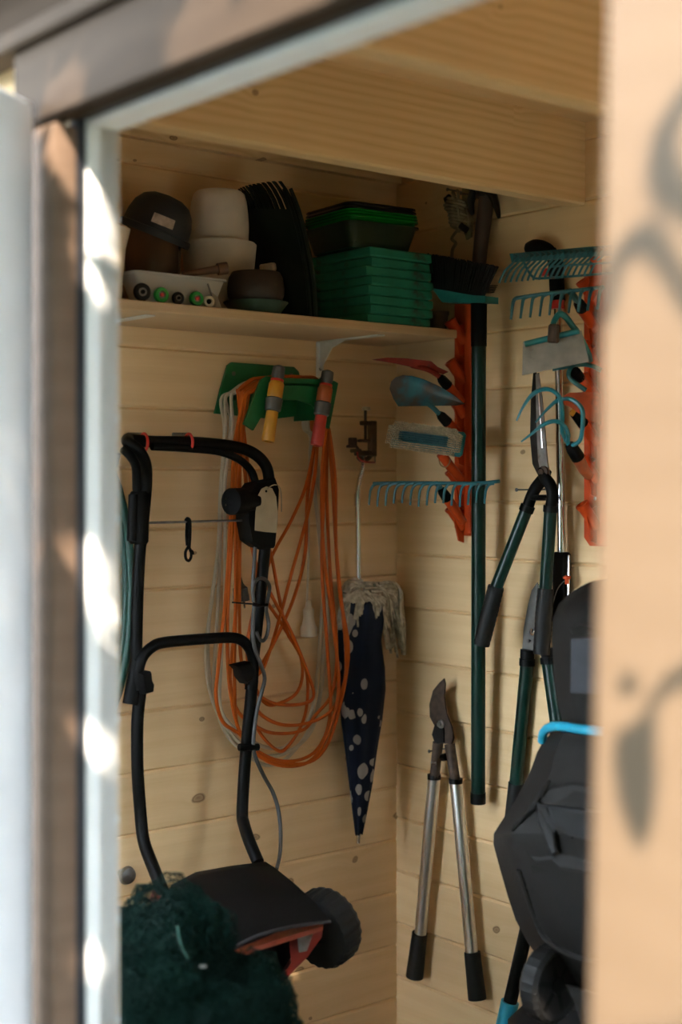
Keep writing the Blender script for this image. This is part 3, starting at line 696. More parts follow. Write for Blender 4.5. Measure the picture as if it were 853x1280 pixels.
mb.tube(spline([PA(388, 545, .020), PA(386, 600, .022), PA(386, 680, .024), PA(384, 752, .024)], 6), .0028, 6)
mb.build('cable', CREAM_CABLE, t)
pg = PA(386, 778, .024)
so_ = MB().lathe([(.006, .052), (.0085, .036), (.0135, .030), (.0125, .012), (.016, -.006), (.020, -.012), (.020, -.032), (.012, -.034), (0, -.034)], pg, EZ, 18).build('socket', CREAM_PLASTIC, t)

# ---- spray nozzles hung on the front flange
def nozzle(a, b_, label, m_body, m_tip):
    ax = (a - b_).normalized(); Lg = (a - b_).length; r = .0175
    t = thing('hose_nozzle', label, 'nozzle', b_)
    z = lambda f: -Lg * f
    MB().lathe([(r * .3, z(0) + .004), (r * .78, z(0)), (r * .85, z(.12)), (r * .7, z(.145)), (r * .7, z(.17))], a, ax, 20, wob=lambda q, zz: 1 + .03 * math.sin(q * 2 * math.pi * 12)).build('cap', GREY_RUBBER, t)
    MB().lathe([(r * .86, z(.165)), (r * .88, z(.18)), (r * .86, z(.195))], a, ax, 20).build('ring', RED_HUB, t)
    MB().lathe([(r * .8, z(.195)), (r, z(.23)), (r, z(.40)), (r * .85, z(.43))], a, ax, 20).build('body', m_body, t)
    MB().lathe([(r * .9, z(.41)), (r * 1.12, z(.43)), (r * 1.02, z(.58)), (r * .8, z(.60))], a, ax, 24, wob=lambda q, zz: 1 + .03 * math.sin(q * 2 * math.pi * 12)).build('collar', GREY_RUBBER, t)
    MB().lathe([(r * .78, z(.585)), (r * .85, z(.98)), (r * .78, z(1)), (r * .45, z(1)), (r * .45, z(.94)), (0, z(.94))], a, ax, 20).build('tip', m_tip, t)
YEL = plain('amber_plastic', (.52, .22, .012), .42, var=.15); RED = plain('red_plastic', (.45, .028, .016), .42, var=.15); ORD = plain('orange_brown_plastic', (.38, .085, .022), .45)
nozzle(PA(349, 459, OF + .024), PA(335, 552, OF + .030), 'amber yellow spray nozzle with grey collar clipped on the green hanger', YEL, YEL)
nozzle(PA(410, 465, OF + .024), PA(396, 557, OF + .030), 'red spray nozzle with grey collar on the green hanger', ORD, RED)

# ---- parasol with clamp
NAVY = None
def navy():
    m, N, L, b = principled('navy_polka_dot_cloth', (.010, .013, .026), .8, 0, .1)
    tc = N.new('ShaderNodeTexCoord'); mp = N.new('ShaderNodeMapping'); mp.inputs['Scale'].default_value = (1.25, 1.25, 1); L.new(tc.outputs['Object'], mp.inputs[0])
    vo = N.new('ShaderNodeTexVoronoi'); vo.inputs['Scale'].default_value = 21; vo.inputs['Randomness'].default_value = .9; L.new(mp.outputs[0], vo.inputs['Vector'])
    sc = N.new('ShaderNodeSeparateColor'); L.new(vo.outputs['Color'], sc.inputs[0])
    th = N.new('ShaderNodeMath'); th.operation = 'MULTIPLY_ADD'; th.inputs[1].default_value = .30; th.inputs[2].default_value = .17; L.new(sc.outputs[0], th.inputs[0])
    lt = N.new('ShaderNodeMath'); lt.operation = 'LESS_THAN'; L.new(vo.outputs['Distance'], lt.inputs[0]); L.new(th.outputs[0], lt.inputs[1])
    c = mixc(N, L, lt.outputs[0], (.010, .013, .026), (.30, .265, .23)); L.new(c, b.inputs['Base Color'])
    return m
NAVY = navy()
FRINGE = plain('cream_cotton_fringe', (.40, .34, .25), .9, var=.45, scale=70, bump=.5, spec=.1)
OFF = .052
t = thing('parasol', 'closed navy polka dot parasol with cream fringe and chrome clamp stem', 'parasol', PA(450, 1050, OFF))
ca = [(452, 752, 27), (452, 775, 30), (451, 800, 28), (453, 835, 31), (454, 862, 30), (453, 900, 26), (452, 940, 20), (451, 980, 15), (450, 1015, 9.5), (449, 1042, 5)]
rg = []
for k, (x, y, hw) in enumerate(ca):
    c = PA(x, y, OFF); R = hw / F * depth_of(c); rr = []
    for i in range(48):
        a = 2 * math.pi * i / 48; f = 1 + .10 * math.cos(a * 7 + k * .35) + .05 * noise.noise(V((math.cos(a) * 2, math.sin(a) * 2, k * .5)))
        rr.append(c + V((math.cos(a) * R * f * 1.05, math.sin(a) * R * f * .70, .004 * math.sin(a * 7))))
    rg.append(rr)
MB().loft(rg).build('canopy', NAVY, t)
MB().tube([PA(449, 1038, OFF), PA(448, 1050, OFF)], [.006, .004], 10).tube([PA(448, 1049, OFF), PA(448, 1054, OFF)], .0045, 10).build('tip', CHROME, t)
mf = MB(); rf = random.Random(9)
cR = PA(452, 756, OFF)
for k in range(74):                                # fringe threads drooping from the canopy hem
    a = rf.uniform(0, 2 * math.pi); R = .056 + rf.uniform(-.006, .004)
    s = cR + V((math.cos(a) * R * .8, math.sin(a) * R * .48, rf.uniform(-.004, .018)))
    Lh = rf.uniform(.03, .06)
    out = V((math.cos(a), math.sin(a) * .6, 0))
    mf.tube(spline([s - out * .02 + EZ * .012, s + EZ * .012, s + out * .014 - EZ * .012, s + out * .016 + V((rf.uniform(-.006, .006), 0, -Lh))], 4), rf.uniform(.0032, .0052), 5)
for k in range(70):                                # the long bunch of fringe on the right
    s = PA(rf.uniform(455, 482), rf.uniform(728, 745), OFF + rf.uniform(-.02, .03)); d = rf.uniform(20, 52)
    e = PA(min(506, 464 + d), rf.uniform(775, 822), OFF + rf.uniform(-.025, .03)); m_ = PA(462 + d * .72, rf.uniform(731, 748), OFF + rf.uniform(-.02, .03))
    e2 = lerp(m_, e, .55) + V((rf.uniform(-.008, .008), 0, .008))
    mf.tube(spline([s, m_, e2, e], 5), rf.uniform(.003, .0052), 5)
for k in range(34):                                # gathered hem over the top
    a = PA(426 + rf.uniform(0, 8), rf.uniform(735, 765), OFF + rf.uniform(-.01, .03)); b_ = PA(449 + rf.uniform(-6, 6), rf.uniform(723, 735), OFF + rf.uniform(-.02, .03))
    mf.tube(spline([a, lerp(a, b_, .45) + V((-.004, 0, .014)), b_], 4), rf.uniform(.004, .006), 5)
for k in range(22):
    x0 = rf.uniform(427, 470)
    a = PA(x0, 742 + abs(x0 - 450) * .25 + rf.uniform(-4, 8), OFF + .036); b_ = PA(x0 + 14, 743 + abs(x0 + 14 - 450) * .3 + rf.uniform(-4, 10), OFF + .036)
    mf.tube(spline([a, (a + b_) / 2 + EZ * .006, b_], 3), .005, 5)
fo = mf.build('fringe', FRINGE, t); fo['kind'] = 'stuff'
st = [(449, 745), (448.5, 690), (447.5, 640), (447, 622)]
stem_ = MB().tube([PA(x, y, OFF) for x, y in st], .0060, 12).build('stem', CHROME, t)
MB().tube([PA(447, 632, OFF), PA(447, 617, OFF)], .0078, 12).build('sleeve', CHROME, stem_)
gn = spline([PA(447, 620, OFF), PA(449, 603, OFF), PA(453, 588, OFF), PA(454, 574, OFF), PA(454, 568, OFF)], 10)
MB().tube(gn, [.0068 if i % 2 else .0056 for i in range(len(gn))], 12).build('gooseneck', CHROME, t)
CLAMP = plain('dull_brass_clamp', (.10, .075, .045), .42, .8, var=.3)
o_ = OFF
def bx2(mb, x0, y0, x1, y1, th=.016): 
    p_, q_ = PA(x0, y0, o_), PA(x1, y1, o_); return mb.box((p_ + q_) / 2, (abs(q_.x - p_.x), th, abs(q_.z - p_.z)), bev=.002)
mb = MB(); bx2(mb, 462, 526, 469, 571); bx2(mb, 452, 526, 466, 532); bx2(mb, 445, 563, 467, 570); bx2(mb, 440, 561, 450, 566)
mb.tube(spline([PA(448, 571, o_), PA(452, 575, o_), PA(459, 574, o_), PA(463, 570, o_)], 4), .006, 8)
cl = mb.build('clamp', CLAMP, t)
mb = MB().tube([PA(457, 511, o_), PA(457, 551, o_)], .0036, 8); bx2(mb, 449, 549, 461, 553); mb.build('screw', RUST, cl)
MB().lathe([(.0095, 0), (.0105, .003), (.0095, .008), (0, .009)], PA(458, 513, o_), EZ, 16).build('knob', plain('brass_knob', (.55, .45, .30), .35, .6), cl)
mb = MB(); bx2(mb, 437, 547, 445, 558, .012); mb.tube([PA(434, 558, o_), PA(446, 558, o_)], .0035, 8).tube([PA(444, 556, o_), PA(450, 564, o_)], .0035, 8); mb.build('side_knob', RUST, cl)
MB().tube(spline([PA(447, 565, o_ + .012), PA(448, 572, o_ + .014), PA(455, 577, o_ + .014), PA(464, 578, o_ + .005), PA(469, 578, .0)], 5), .0022, 6).build('hanging_cord', RED, t)
MB().tube([PA(469, 570, -.004), PA(469, 578, .012)], .002, 6).build('nail', NAIL, wb)

# small round metal knob low on the back wall
c = PA(151, 1091, 0); mb = MB().lathe([(.008, -.005), (.008, .012), (.016, .018), (.020, .026), (.017, .034), (0, .038)], c, NB, 20)
tag(mb.build('metal_knob', STEEL), 'round grey metal knob on the back wall by the door jamb', 'knob')

# ================================================================== things on the right wall
def pole(mb, a, b_, r, n=14): return mb.tube([a, b_], r, n)
def B(px, py, off): return PB(px, py, off)
def frame3(a, b_):                                 # axis from a to b
    return (b_ - a).normalized()
# ---- orange tool racks with slanting sockets
def rack(px0, px1, y0, y1, label, sockets, screws, offp=.0):
    a, b_ = B(px0, y0, .012), B(px1, y1, .012); ya, yb = a.y, B(px1, y0, .012).y
    zt, zb = a.z, B(px0, y1, .012).z
    t = thing('tool_rack', label, 'rack', V((0, (ya + yb) / 2, zb)))
    c = .018
    out = [V((0, ya, zb + c)), V((0, ya - c * .9, zb)), V((0, yb, zb)), V((0, yb, zt)), V((0, ya, zt))]
    MB().prism([p + V((-.001, 0, 0)) for p in out], (-.011, 0, 0)).build('back_strip', ORANGE, t)
    MB().box((-.016, yb + .010, (zt + zb) / 2), (.010, .020, zt - zb - .004), bev=.003).build('rib', ORANGE, t)
    for px, py in sockets:
        p = B(px, py, .02); d = V((-.55, .22, .80)).normalized(); p.y = lerp(ya, yb, .48)
        MB().lathe([(.0105, 0), (.0125, .006), (.0132, .052), (.0150, .058), (.0150, .063), (.0112, .063), (.0105, .024), (0, .022)], p - d * .020 + V((-.004, 0, 0)), d, 18).build('socket', ORANGE, t)
        MB().prism([p + V((.008, -.002, -.05)), p + V((-.008, -.002, -.045)), p + V((-.026, -.002, .015)), p + V((.008, -.002, .03))], (0, .005, 0)).build('web', ORANGE, t)
    for px, py in screws:
        q = B(px, py, .0122); q.y = lerp(ya, yb, .45); MB().lathe([(.0042, 0), (.0042, .0012), (.002, .002)], q, NR, 10).build('screw', NAIL, t)
    return t
S1 = [(574, 420), (574, 470), (574, 512), (574, 556), (574, 606), (575, 652)]
rack(568.5, 592, 379, 669, 'orange red plastic tool rack beside the long dark green broom pole', S1, [(574, 434), (574, 620)])
S2 = [(738, 372), (738, 405), (738, 450), (737, 490), (738, 545), (736, 592), (735, 650)]
rack(730.5, 762, 345, 682, 'orange red plastic tool rack on the right wall by the door casing', S2, [(738, 422), (738, 623)])

def handle_tool(t, tip, sock, m_ferrule=BLACK, off_s=.05, band=None):
    """orange stub handle rising from a socket (pixel) to a ferrule at tip (a point)"""
    s = B(sock[0], sock[1], off_s); ax = (tip - s)
    q = tip - ax.normalized() * .03
    MB().tube([s, lerp(s, q, .5), q], [.0105, .0115, .0125], 12).build('handle', ORANGE, t)
    MB().tube([q - ax.normalized() * .004, q + ax.normalized() * .02, tip], [.0130, .0115, .0075], 12).build('ferrule', m_ferrule, t)
# red pointed trowel
RED_PAINT = plain('red_painted_trowel', (.20, .020, .010), .6, var=.3, spec=.15, dirt=((.05, .03, .02), .32, 50))
tip = B(550, 471, .13); t = thing('hand_trowel', 'red pointed hand trowel in the upper part of the orange rack', 'trowel', tip)
o1 = [(466, 450), (485, 447.5), (505, 448), (540, 452), (548, 459), (561, 465), (554, 468), (538, 463), (515, 459), (492, 454)]
up1 = [B(x, y, lerp(.20, .11, (x - 466) / 95)) for x, y in o1]
MB().prism(up1, (-.0022, 0, .001)).build('blade', RED_PAINT, t)
MB().tube(spline([B(515, 457, .145), B(535, 462, .14), tip], 4), .006, 8).build('neck', RED_PAINT, t)
handle_tool(t, tip, (577, 502))
# teal trowel with rusty blade
TEAL_RUST = plain('rust_worn_teal_paint', (.014, .11, .135), .45, var=.2, dirt=((.055, .032, .022), .52, 16))
tip = B(549, 517, .12); t = thing('hand_trowel', 'teal rounded hand trowel with rust patches, above the oblong brush', 'trowel', tip)
o2 = [(488, 486), (490, 477), (496, 471.5), (505, 469), (516, 470), (530, 474), (550, 483), (568, 494), (582, 505), (570, 507), (535, 507.5), (499, 508), (493, 499)]
mb = MB(); c2 = V((0, 0, 0)); pts = [B(x, y, lerp(.20, .085, (x - 488) / 94)) for x, y in o2]
mid = sum(pts, V((0, 0, 0))) / len(pts) + V((.018, 0, 0))
n = len(pts); th = V((-.0022, 0, 0))
inner = [lerp(p, mid, .45) + V((.006, 0, 0)) for p in pts]
mb.add(pts + inner + [mid], [(i, (i + 1) % n, n + (i + 1) % n, n + i) for i in range(n)] + [(n + i, n + (i + 1) % n, 2 * n) for i in range(n)])
mb.add([p + th for p in pts] + [p + th for p in inner] + [mid + th], [(i, n + i, n + (i + 1) % n, (i + 1) % n) for i in range(n)] + [(n + i, 2 * n, n + (i + 1) % n) for i in range(n)])
mb.add(pts + [p + th for p in pts], [(i, (i + 1) % n, n + (i + 1) % n, n + i) for i in range(n)])
mb.build('blade', TEAL_RUST, t)
MB().tube(spline([B(534, 504, .145), B(541, 509, .138), tip], 4), .006, 8).build('neck', TEAL, t)
handle_tool(t, tip, (576, 545))
# oblong brush
BRISTLE = plain('cream_bristles', (.46, .36, .22), .8, var=.3, scale=90)
pc = PD(532, 549, 3.28)
ax = (PD(580, 556, 3.21) - PD(484, 543, 3.32)).normalized(); nn = (-FWD - RIGHT * .38 + UP * .12); nn = (nn - ax * nn.dot(ax)).normalized(); vv = nn.cross(ax).normalized()
if vv.z < 0: vv = -vv
M = Matrix((ax, nn, vv)).transposed()
t = thing('scrubbing_brush', 'oblong brush with cream bristles round a teal middle, above the teal rake', 'brush', pc)
LB, HB = .095, .029
MB().box(pc - nn * .012, (LB * 2, .014, HB * 2), M, bev=.006).build('base', plain('teal_plastic', (.012, .15, .17), .4), t)
mb = MB(); rb = random.Random(4)
for i in range(42):
    for j in range(13):
        u, v_ = -1 + 2 * i / 41, -1 + 2 * j / 12
        if abs(u) < .70 and abs(v_) < .34: continue
        if abs(u) > .9 and abs(v_) > .8: continue
        p0 = pc - nn * .006 + ax * u * (LB * .95) + vv * v_ * (HB * .92)
        sp_ = ax * (u * .004 + rb.uniform(-.001, .001)) + vv * (v_ * .004 + rb.uniform(-.001, .001))
        mb.tube([p0, p0 + nn * rb.uniform(.019, .021) + sp_], .0017, 4)
mb.build('bristles', BRISTLE, t)['kind'] = 'stuff'
mb = MB()
for i in range(26):
    for j in range(4):
        p0 = pc - nn * .006 + ax * (-.66 + 1.32 * i / 25) * LB + vv * (-.26 + .52 * j / 3) * HB
        mb.tube([p0, p0 + nn * rb.uniform(.016, .021)], .0022, 4)
mb.build('middle_bristles', plain('teal_bristles', (.010, .085, .10), .7, scale=90), t)['kind'] = 'stuff'
s = B(577, 600, .05); q = B(549, 566, .115)
MB().tube([s, lerp(s, q, .5), q + nn * -.01], [.0105, .0115, .012], 12).build('handle', ORANGE, t)
MB().tube(spline([B(549, 574, .10), B(551, 581, .11), B(557, 584, .11), B(562, 579, .10), B(563, 574, .09)], 4), .0016, 6).build('hanging_loop', plain('thin_cord', (.35, .17, .07), .7), t)
# garden rake of teal teeth
def rake(name, label, bar, offs, tines, tine_path, r, sock, tipm, off_t, group=None):
    pass
a, b_ = B(467, 604, .205), B(622, 602, .085)
tip = B(551, 611, .135); t = thing('garden_rake_head', 'teal hand rake with fifteen curved teeth, lowest in the orange rack', 'rake', tip)
bar = spline([B(467, 604.5, .205), B(505, 603.5, .175), B(560, 604, .135), B(600, 604, .105), B(625, 601.5, .083)], 5)
mbb = MB()
for p_, q_ in zip(bar, bar[1:]):
    mbb.hexa([p_ + V((.002, 0, -.0035)), q_ + V((.002, 0, -.0035)), q_ + V((-.002, 0, -.0035)), p_ + V((-.002, 0, -.0035)), p_ + V((.002, 0, .0035)), q_ + V((.002, 0, .0035)), q_ + V((-.002, 0, .0035)), p_ + V((-.002, 0, .0035))])
mbb = MB().tube(bar, .0042, 8); mbb.build('bar', TEAL, t)
for k in range(15):
    f = k / 14; x1 = lerp(476, 618, f); x0 = lerp(461.5, 606, f); o_ = lerp(.20, .088, f)
    MB().tube(spline([B(x1, 604, o_), B(lerp(x1, x0, .55), 606, o_ + .008), B(lerp(x1, x0, .88), 614, o_ + .012), B(x0, 631 + 2.5 * math.sin(k * 1.3), o_ + .012)], 3), [.0040 - .00016 * i for i in range(10)], 6).build('tooth', TEAL, t)
handle_tool(t, tip, (579, 652))
MB().tube(spline([tip, B(548, 606, .14), B(545, 604, .145)], 3), .0065, 8).build('neck', TEAL, t)

# ---- broom: bristles up, dark green pole down the wall
t = thing('broom', 'black bristled broom on a long dark green pole, hung head up in the corner', 'broom', B(598, 1004, .05))
pa, pz = B(599, 379, .095), B(598, 1004, .05)
MB().tube([pa, lerp(pa, pz, .985)], .0165, 16).build('pole', DARK_GREEN, t)
MB().tube([lerp(pa, pz, .978), pz], [.0178, .0178], 16).build('end_cap', BLACK, t)
MB().tube([pa + EZ * .004, lerp(pa, pz, .085)], [.0185, .0180], 16).build('sleeve', BLACK, t)
TEAL_P = plain('teal_broom_block', (.012, .15, .14), .45)
ob = .096
MB().prism([B(x, y, ob + .022) for x, y in ((540, 360), (553, 378), (607, 378.5), (607, 370), (591, 369))], (.042, 0, 0)).build('head_block', TEAL_P, t)
mb = MB(); rb = random.Random(8)
for i in range(46):
    for j in range(6):
        f = i / 45; y0 = lerp(361, 371, min(1, f * 1.15)); a = B(lerp(541, 605, f), y0, ob - .018 + .0075 * j)
        b_ = B(lerp(536, 622, f) + rb.uniform(-1.5, 1.5), lerp(318, 334, f) + rb.uniform(-2, 2), ob - .030 + .0125 * j)
        m_ = lerp(a, b_, .6) + V((rb.uniform(-.002, .002), rb.uniform(-.002, .002), 0)); mb.tube([a, m_, b_], .0017, 4)
for j in range(5):
    a = B(600 + j, 366, ob); mb.tube(spline([a, B(612, 366 - j * 2, ob), B(618 + j, 365 - j * 2, ob)], 3), .0016, 4)
mb.build('bristles', BLACK_RUBBER, t)['kind'] = 'stuff'
# ---- pick with a dark handle, head at the top
t = thing('garden_pick', 'dark brown handled pick with black iron head, hung in the corner above the broom', 'pick', B(598, 340, .03))
MB().tube(spline([B(610, 236, .035), B(606, 270, .034), B(601, 310, .034), B(598, 345, .034), B(598, 376, .03)], 4), [.0185, .0185, .0185, .018, .018, .018, .0175, .0175, .017, .017, .0165, .0165, .016, .016, .016, .016, .016], 12).build('handle', plain('dark_stained_handle', (.045, .020, .012), .5, var=.3, scale=30), t)
IRON = plain('black_iron', (.010, .010, .010), .45, .3)
hd = MB().tube(spline([B(624, 272, .06), B(620, 254, .055), B(614, 241, .045), B(604, 236, .04), B(594, 238, .04), B(589, 252, .042), B(591, 268, .045)], 4), [.003 + .010 * math.sin(math.pi * (i + 1) / 26) for i in range(25)], 8)
hd.tube([B(606, 231, .036), B(606, 247, .036)], .021, 12).build('head', IRON, t)
nail(B(596, 245, .0), NR, .05).build('nail', NAIL, wr)
# ---- hank of rope
ROPE = plain('beige_rope', (.20, .155, .085), .85, var=.3, scale=70, bump=.4)
t = thing('rope_hank', 'hank of beige rope wound on a wooden winder, hung high in the corner', 'rope', B(575, 300, .02))
MB().prism([B(x, y, .022) for x, y in ((580, 236), (588, 236), (592, 262), (591, 296), (585, 300), (580, 270))], (-.006, 0, 0)).build('winder', plain('pale_wood_winder', (.20, .16, .07), .6), t)
mb = MB(); rr_ = random.Random(2)
for k in range(9):
    f = k / 8; cx_, cy_ = lerp(568, 577, f) + rr_.uniform(-1.5, 1.5), lerp(251, 285, f); ring_ = []
    for i in range(12):
        a = 2 * math.pi * i / 12; ring_.append(B(cx_ + math.cos(a) * 13, cy_ + math.cos(a) * 3 - math.sin(a) * 2, .030 + .018 * math.sin(a)))
    mb.tube(ring_, .0038, 6, closed=True)
for (x0, y0, x1, y1) in ((566, 240, 574, 290), (572, 238, 566, 256), (560, 250, 568, 242), (584, 262, 582, 292)): mb.tube(spline([B(x0, y0, .03), B((x0 + x1) / 2 + 4, (y0 + y1) / 2, .05), B(x1, y1, .03)], 5), .0038, 6)
mb.tube(spline([B(572, 288, .035), B(565, 298, .03), B(570, 304, .03), B(566, 312, .02), B(565, 322, .02)], 5), .004, 6)
mb.build('rope', ROPE, t)
MB().tube([B(576, 282, .056), B(584, 288, .05)], .008, 8).build('knot', BLACK, t)
MB().tube([B(558, 250, .035), B(562, 246, .04)], .007, 8).build('end_wrap', BLACK, t)
nail(B(577, 240, .0), NR, .045).build('nail', NAIL, wr)

# ---- pole pruner
t = thing('pole_pruner', 'long telescopic pruner with chrome tube and black ends, behind the hoe', 'pruner', B(703, 770, .025))
o_ = .024
pts = [(697.5, 372), (700.5, 540), (702.5, 692)]
MB().tube([B(x, y, o_) for x, y in pts], .0092, 14).build('tube', CHROME, t)
MB().tube([B(695, 325, o_), B(697.5, 376, o_)], .0170, 14).build('sleeve', BLACK, t)
cr = MB().tube([B(697.4, 368, o_), B(697.6, 386, o_)], .0150, 14).build('collar', RED_HUB, t)
MB().tube(spline([B(688, 314, o_), B(672, 309, o_), B(660, 312, o_)], 4), [.014, .016, .017, .018, .018, .018, .017, .016, .012], 12).tube([B(688, 314, o_), B(695, 330, o_)], .015, 12).build('head', BLACK, t)
MB().tube([B(682, 336, o_ + .01), B(682, 345, o_ + .01)], .008, 8).build('latch', RED_HUB, t)
MB().box(lerp(B(703, 690, o_), B(702, 800, o_), .5), (.028, .034, (B(703, 690, o_).z - B(702, 800, o_).z)), bev=.005).build('lower_sleeve', BLACK, t)
MB().tube([B(711.5, 694, o_ + .004), B(711, 775, o_ + .004)], .0028, 6).build('rod', CHROME, t)
tg = B(709, 724, o_ + .012); tr = MB().lathe([(.007, .010), (.009, .012), (.009, .016), (.004, .018), (.0045, .0), (0, -.002)], tg - EZ * .01, EZ, 12).build('trigger', ORANGE, t)
MB().tube(spline([tg, B(698, 735, o_ + .02), B(690, 760, o_ + .02)], 5), .0012, 5).build('cord', plain('grey_cord', (.10, .09, .08), .7), t)
nail(B(697, 322, .0), NR, .03).build('nail', NAIL, wr)

# ---- broad lawn rake at the top of the second rack
tip = B(735, 330, .14); t = thing('lawn_rake', 'wide teal lawn rake with wire frame, topmost tool on the right rack', 'rake', tip)
def R(x, y, o): return B(x, y, o)
pl_ = [R(637, 317, .225), R(765, 306, .125), R(765, 319, .125), R(640, 328, .225)]
MB().prism(pl_, (.004, .003, 0)).build('plate', TEAL, t)
mbr = MB()
for k in range(17):
    f = (k + .3) / 17; x = lerp(643, 763, f); o_ = lerp(.223, .126, f); y = lerp(321, 311, f)
    MB().tube(spline([R(x, y - 2, o_), R(x - 4, y + 8, o_ + .004), R(x - 13, y + 17, o_ + .010), R(x - 19, y + 28, o_ + .012), R(x - 20.5, y + 33, o_ + .012)], 3), .0026, 6).build('tooth', TEAL, t)
    mbr.prism([R(x - 2, y - 3, o_ + .003), R(x + 3, y, o_ + .003), R(x - 2, y + 3, o_ + .003)], (-.003, 0, 0))
mbr.build('ribs', plain('dark_teal', (.006, .05, .05), .5), t)['kind'] = 'stuff'
MB().tube(spline([R(655, 327, .20), R(660, 338, .20), R(667, 346.5, .195), R(676, 348, .19), R(720, 345, .155), R(765, 341, .12)], 4), .0026, 6).build('lower_wire', TEAL, t)
MB().tube([R(688, 333.5, .185), R(765, 328, .128)], .0022, 6).build('upper_wire', TEAL, t)
MB().tube([R(745, 322, .14), R(746, 345, .09), B(738, 372, .05)], [.012, .012, .0105], 12).build('handle', ORANGE, t)
# ---- nine tooth rake under it
tip = B(722, 376, .145); t = thing('garden_rake_head', 'teal nine toothed rake head, between the wide lawn rake and the steel hoe', 'rake', tip)
MB().tube(spline([R(646, 372.5, .235), R(680, 367.5, .21), R(720, 363, .175), R(755, 359, .145)], 5), .0042, 8).build('bar', TEAL, t)
for k in range(10):
    f = k / 9; x = lerp(648, 754, f); o_ = lerp(.233, .146, f); y = lerp(372, 359.5, f)
    MB().tube(spline([R(x, y, o_), R(x - 5 + f * 2, y + 3, o_ + .006), R(x - 7 + f * 2, y + 12, o_ + .008), R(x - 9 + f * 2, y + 27.5, o_ + .006)], 3), [.0046 - .0002 * i for i in range(10)], 6).build('tooth', TEAL, t)
MB().tube([R(713, 364, .182), tip], .007, 8).build('neck', TEAL, t)
handle_tool(t, tip, (740, 405), off_s=.055)
# ---- hoe with a wide steel blade
tip = B(712, 445, .15); t = thing('hand_hoe', 'hand hoe with wide worn steel blade and teal arched neck', 'hoe', tip)
bl = [R(654, 427, .24), R(727, 413, .185), R(736.5, 452, .180), R(653, 469, .242)]
MB().prism(bl, (.003, .002, 0)).build('blade', plain('worn_grey_steel', (.23, .20, .16), .5, .35, var=.2, scale=30, dirt=((.12, .08, .05), .36, 20)), t)
MB().tube([R(657, 430, .243), R(724, 413.5, .193)], .0062, 10).build('edge_bar', TEAL_BRIGHT if False else plain('clean_teal', (.012, .15, .16), .4), t)
MB().tube(spline([R(690, 421, .225), R(692, 405, .22), R(697, 395, .21), R(702, 392.5, .205), R(709, 398, .19), R(717, 409, .18), R(722, 415, .17), R(735, 440, .10), B(738, 450, .06)], 4), .0064, 10).build('neck', plain('clean_teal', (.012, .15, .16), .4), t)
MB().box(R(692.5, 417, .228), (.012, .024, .038), Matrix.Rotation(.1, 3, 'X'), bev=.003).build('bracket', RUST, t)
MB().tube([B(738, 450, .05), B(731, 432, .085)], [.0105, .012], 12).build('handle', ORANGE, t)
# ---- loop hoe
tip = B(722, 468, .17); t = thing('loop_weeder', 'small teal loop weeder with orange handle, behind the hoe blade', 'weeder', tip)
MB().tube(spline([R(752, 463, .13), R(742, 458, .14), R(730, 455.5, .15), R(718, 457.5, .165), R(712, 463, .175), R(712, 471, .178), R(720, 479, .172), R(733, 488, .16)], 5), .0048, 8).build('loop', plain('dull_teal', (.010, .085, .085), .45), t)
MB().tube([R(691, 462, .19), R(712, 458.5, .17), R(730, 456, .15)], .0035, 8).build('edge', plain('dull_teal', (.010, .085, .085), .45), t)
MB().tube([B(737, 490, .06), R(727, 476, .14), R(724, 471, .155)], [.0105, .011, .0115], 12).build('handle', ORANGE, t)
MB().tube([R(725, 473, .15), R(719, 465, .172)], [.012, .012], 12).build('ferrule', BLACK, t)
# ---- orange bladed trowel
tip = B(719, 520, .15); t = thing('hand_trowel', 'orange bladed hand trowel on the right rack, above the three pronged cultivator', 'trowel', tip)
MB().prism([R(x, y, lerp(.18, .13, (x - 702) / 50)) for x, y in ((702, 500), (707, 494), (714, 491), (735, 490), (752, 492), (752, 531), (736, 524), (724, 516), (713, 508), (704, 505))], (-.003, 0, 0)).build('blade', plain('orange_paint', (.40, .06, .012), .4, dirt=((.10, .03, .015), .35, 30)), t)
MB().tube([R(714, 514, .165), R(719, 517, .160)], .008, 10).build('band', YEL, t)
MB().tube([R(717, 515.5, .160), R(729, 529, .12)], [.009, .0125], 12).build('ferrule', BLACK, t)
MB().tube([R(728, 528, .122), B(738, 545, .06)], [.012, .0105], 12).build('handle', ORANGE, t)
# ---- three pronged cultivator
tip = B(711, 556, .175); t = thing('hand_cultivator', 'three pronged bright teal hand cultivator on the right rack', 'cultivator', tip)
TEAL_C = plain('glossy_teal_enamel', (.010, .16, .20), .32, var=.12)
pr = [([(646, 526, .27), (653, 511, .265), (664, 495, .255), (676, 487.5, .245), (688, 487, .235), (698, 494, .225), (702, 505, .215), (703.5, 520, .205), (702.5, 535, .195), (706, 547, .185), (712, 556, .176)]),
      ([(670, 528, .225), (682, 514, .22), (695, 502, .21), (706, 498.5, .2), (716, 500, .195), (725, 507, .19), (729, 517, .185), (728.5, 535, .178), (726, 549, .172), (720, 555, .174), (712, 557, .175)]),
      ([(652, 552, .255), (664, 543, .25), (678, 532, .245), (689, 527, .235), (699, 527.5, .225), (707, 534, .21), (710.5, 543, .195), (710, 551, .182), (711, 556, .176)])]
for p_ in pr:
    sp_ = spline([R(*q) for q in p_], 4); nn_ = len(sp_)
    MB().tube(sp_, [.0016 + .0030 * min(1, i / 9) for i in range(nn_)], 8).build('prong', TEAL_C, t)
MB().tube([R(711, 555, .176), R(716, 561, .168), R(723, 572, .148)], [.009, .0135, .0145], 14).build('ferrule', BLACK, t)
MB().tube([R(722, 571, .149), R(730, 586, .115), B(736, 594, .07)], [.0135, .012, .0105], 14).build('handle', plain('deep_orange_handle', (.36, .075, .02), .5), t)

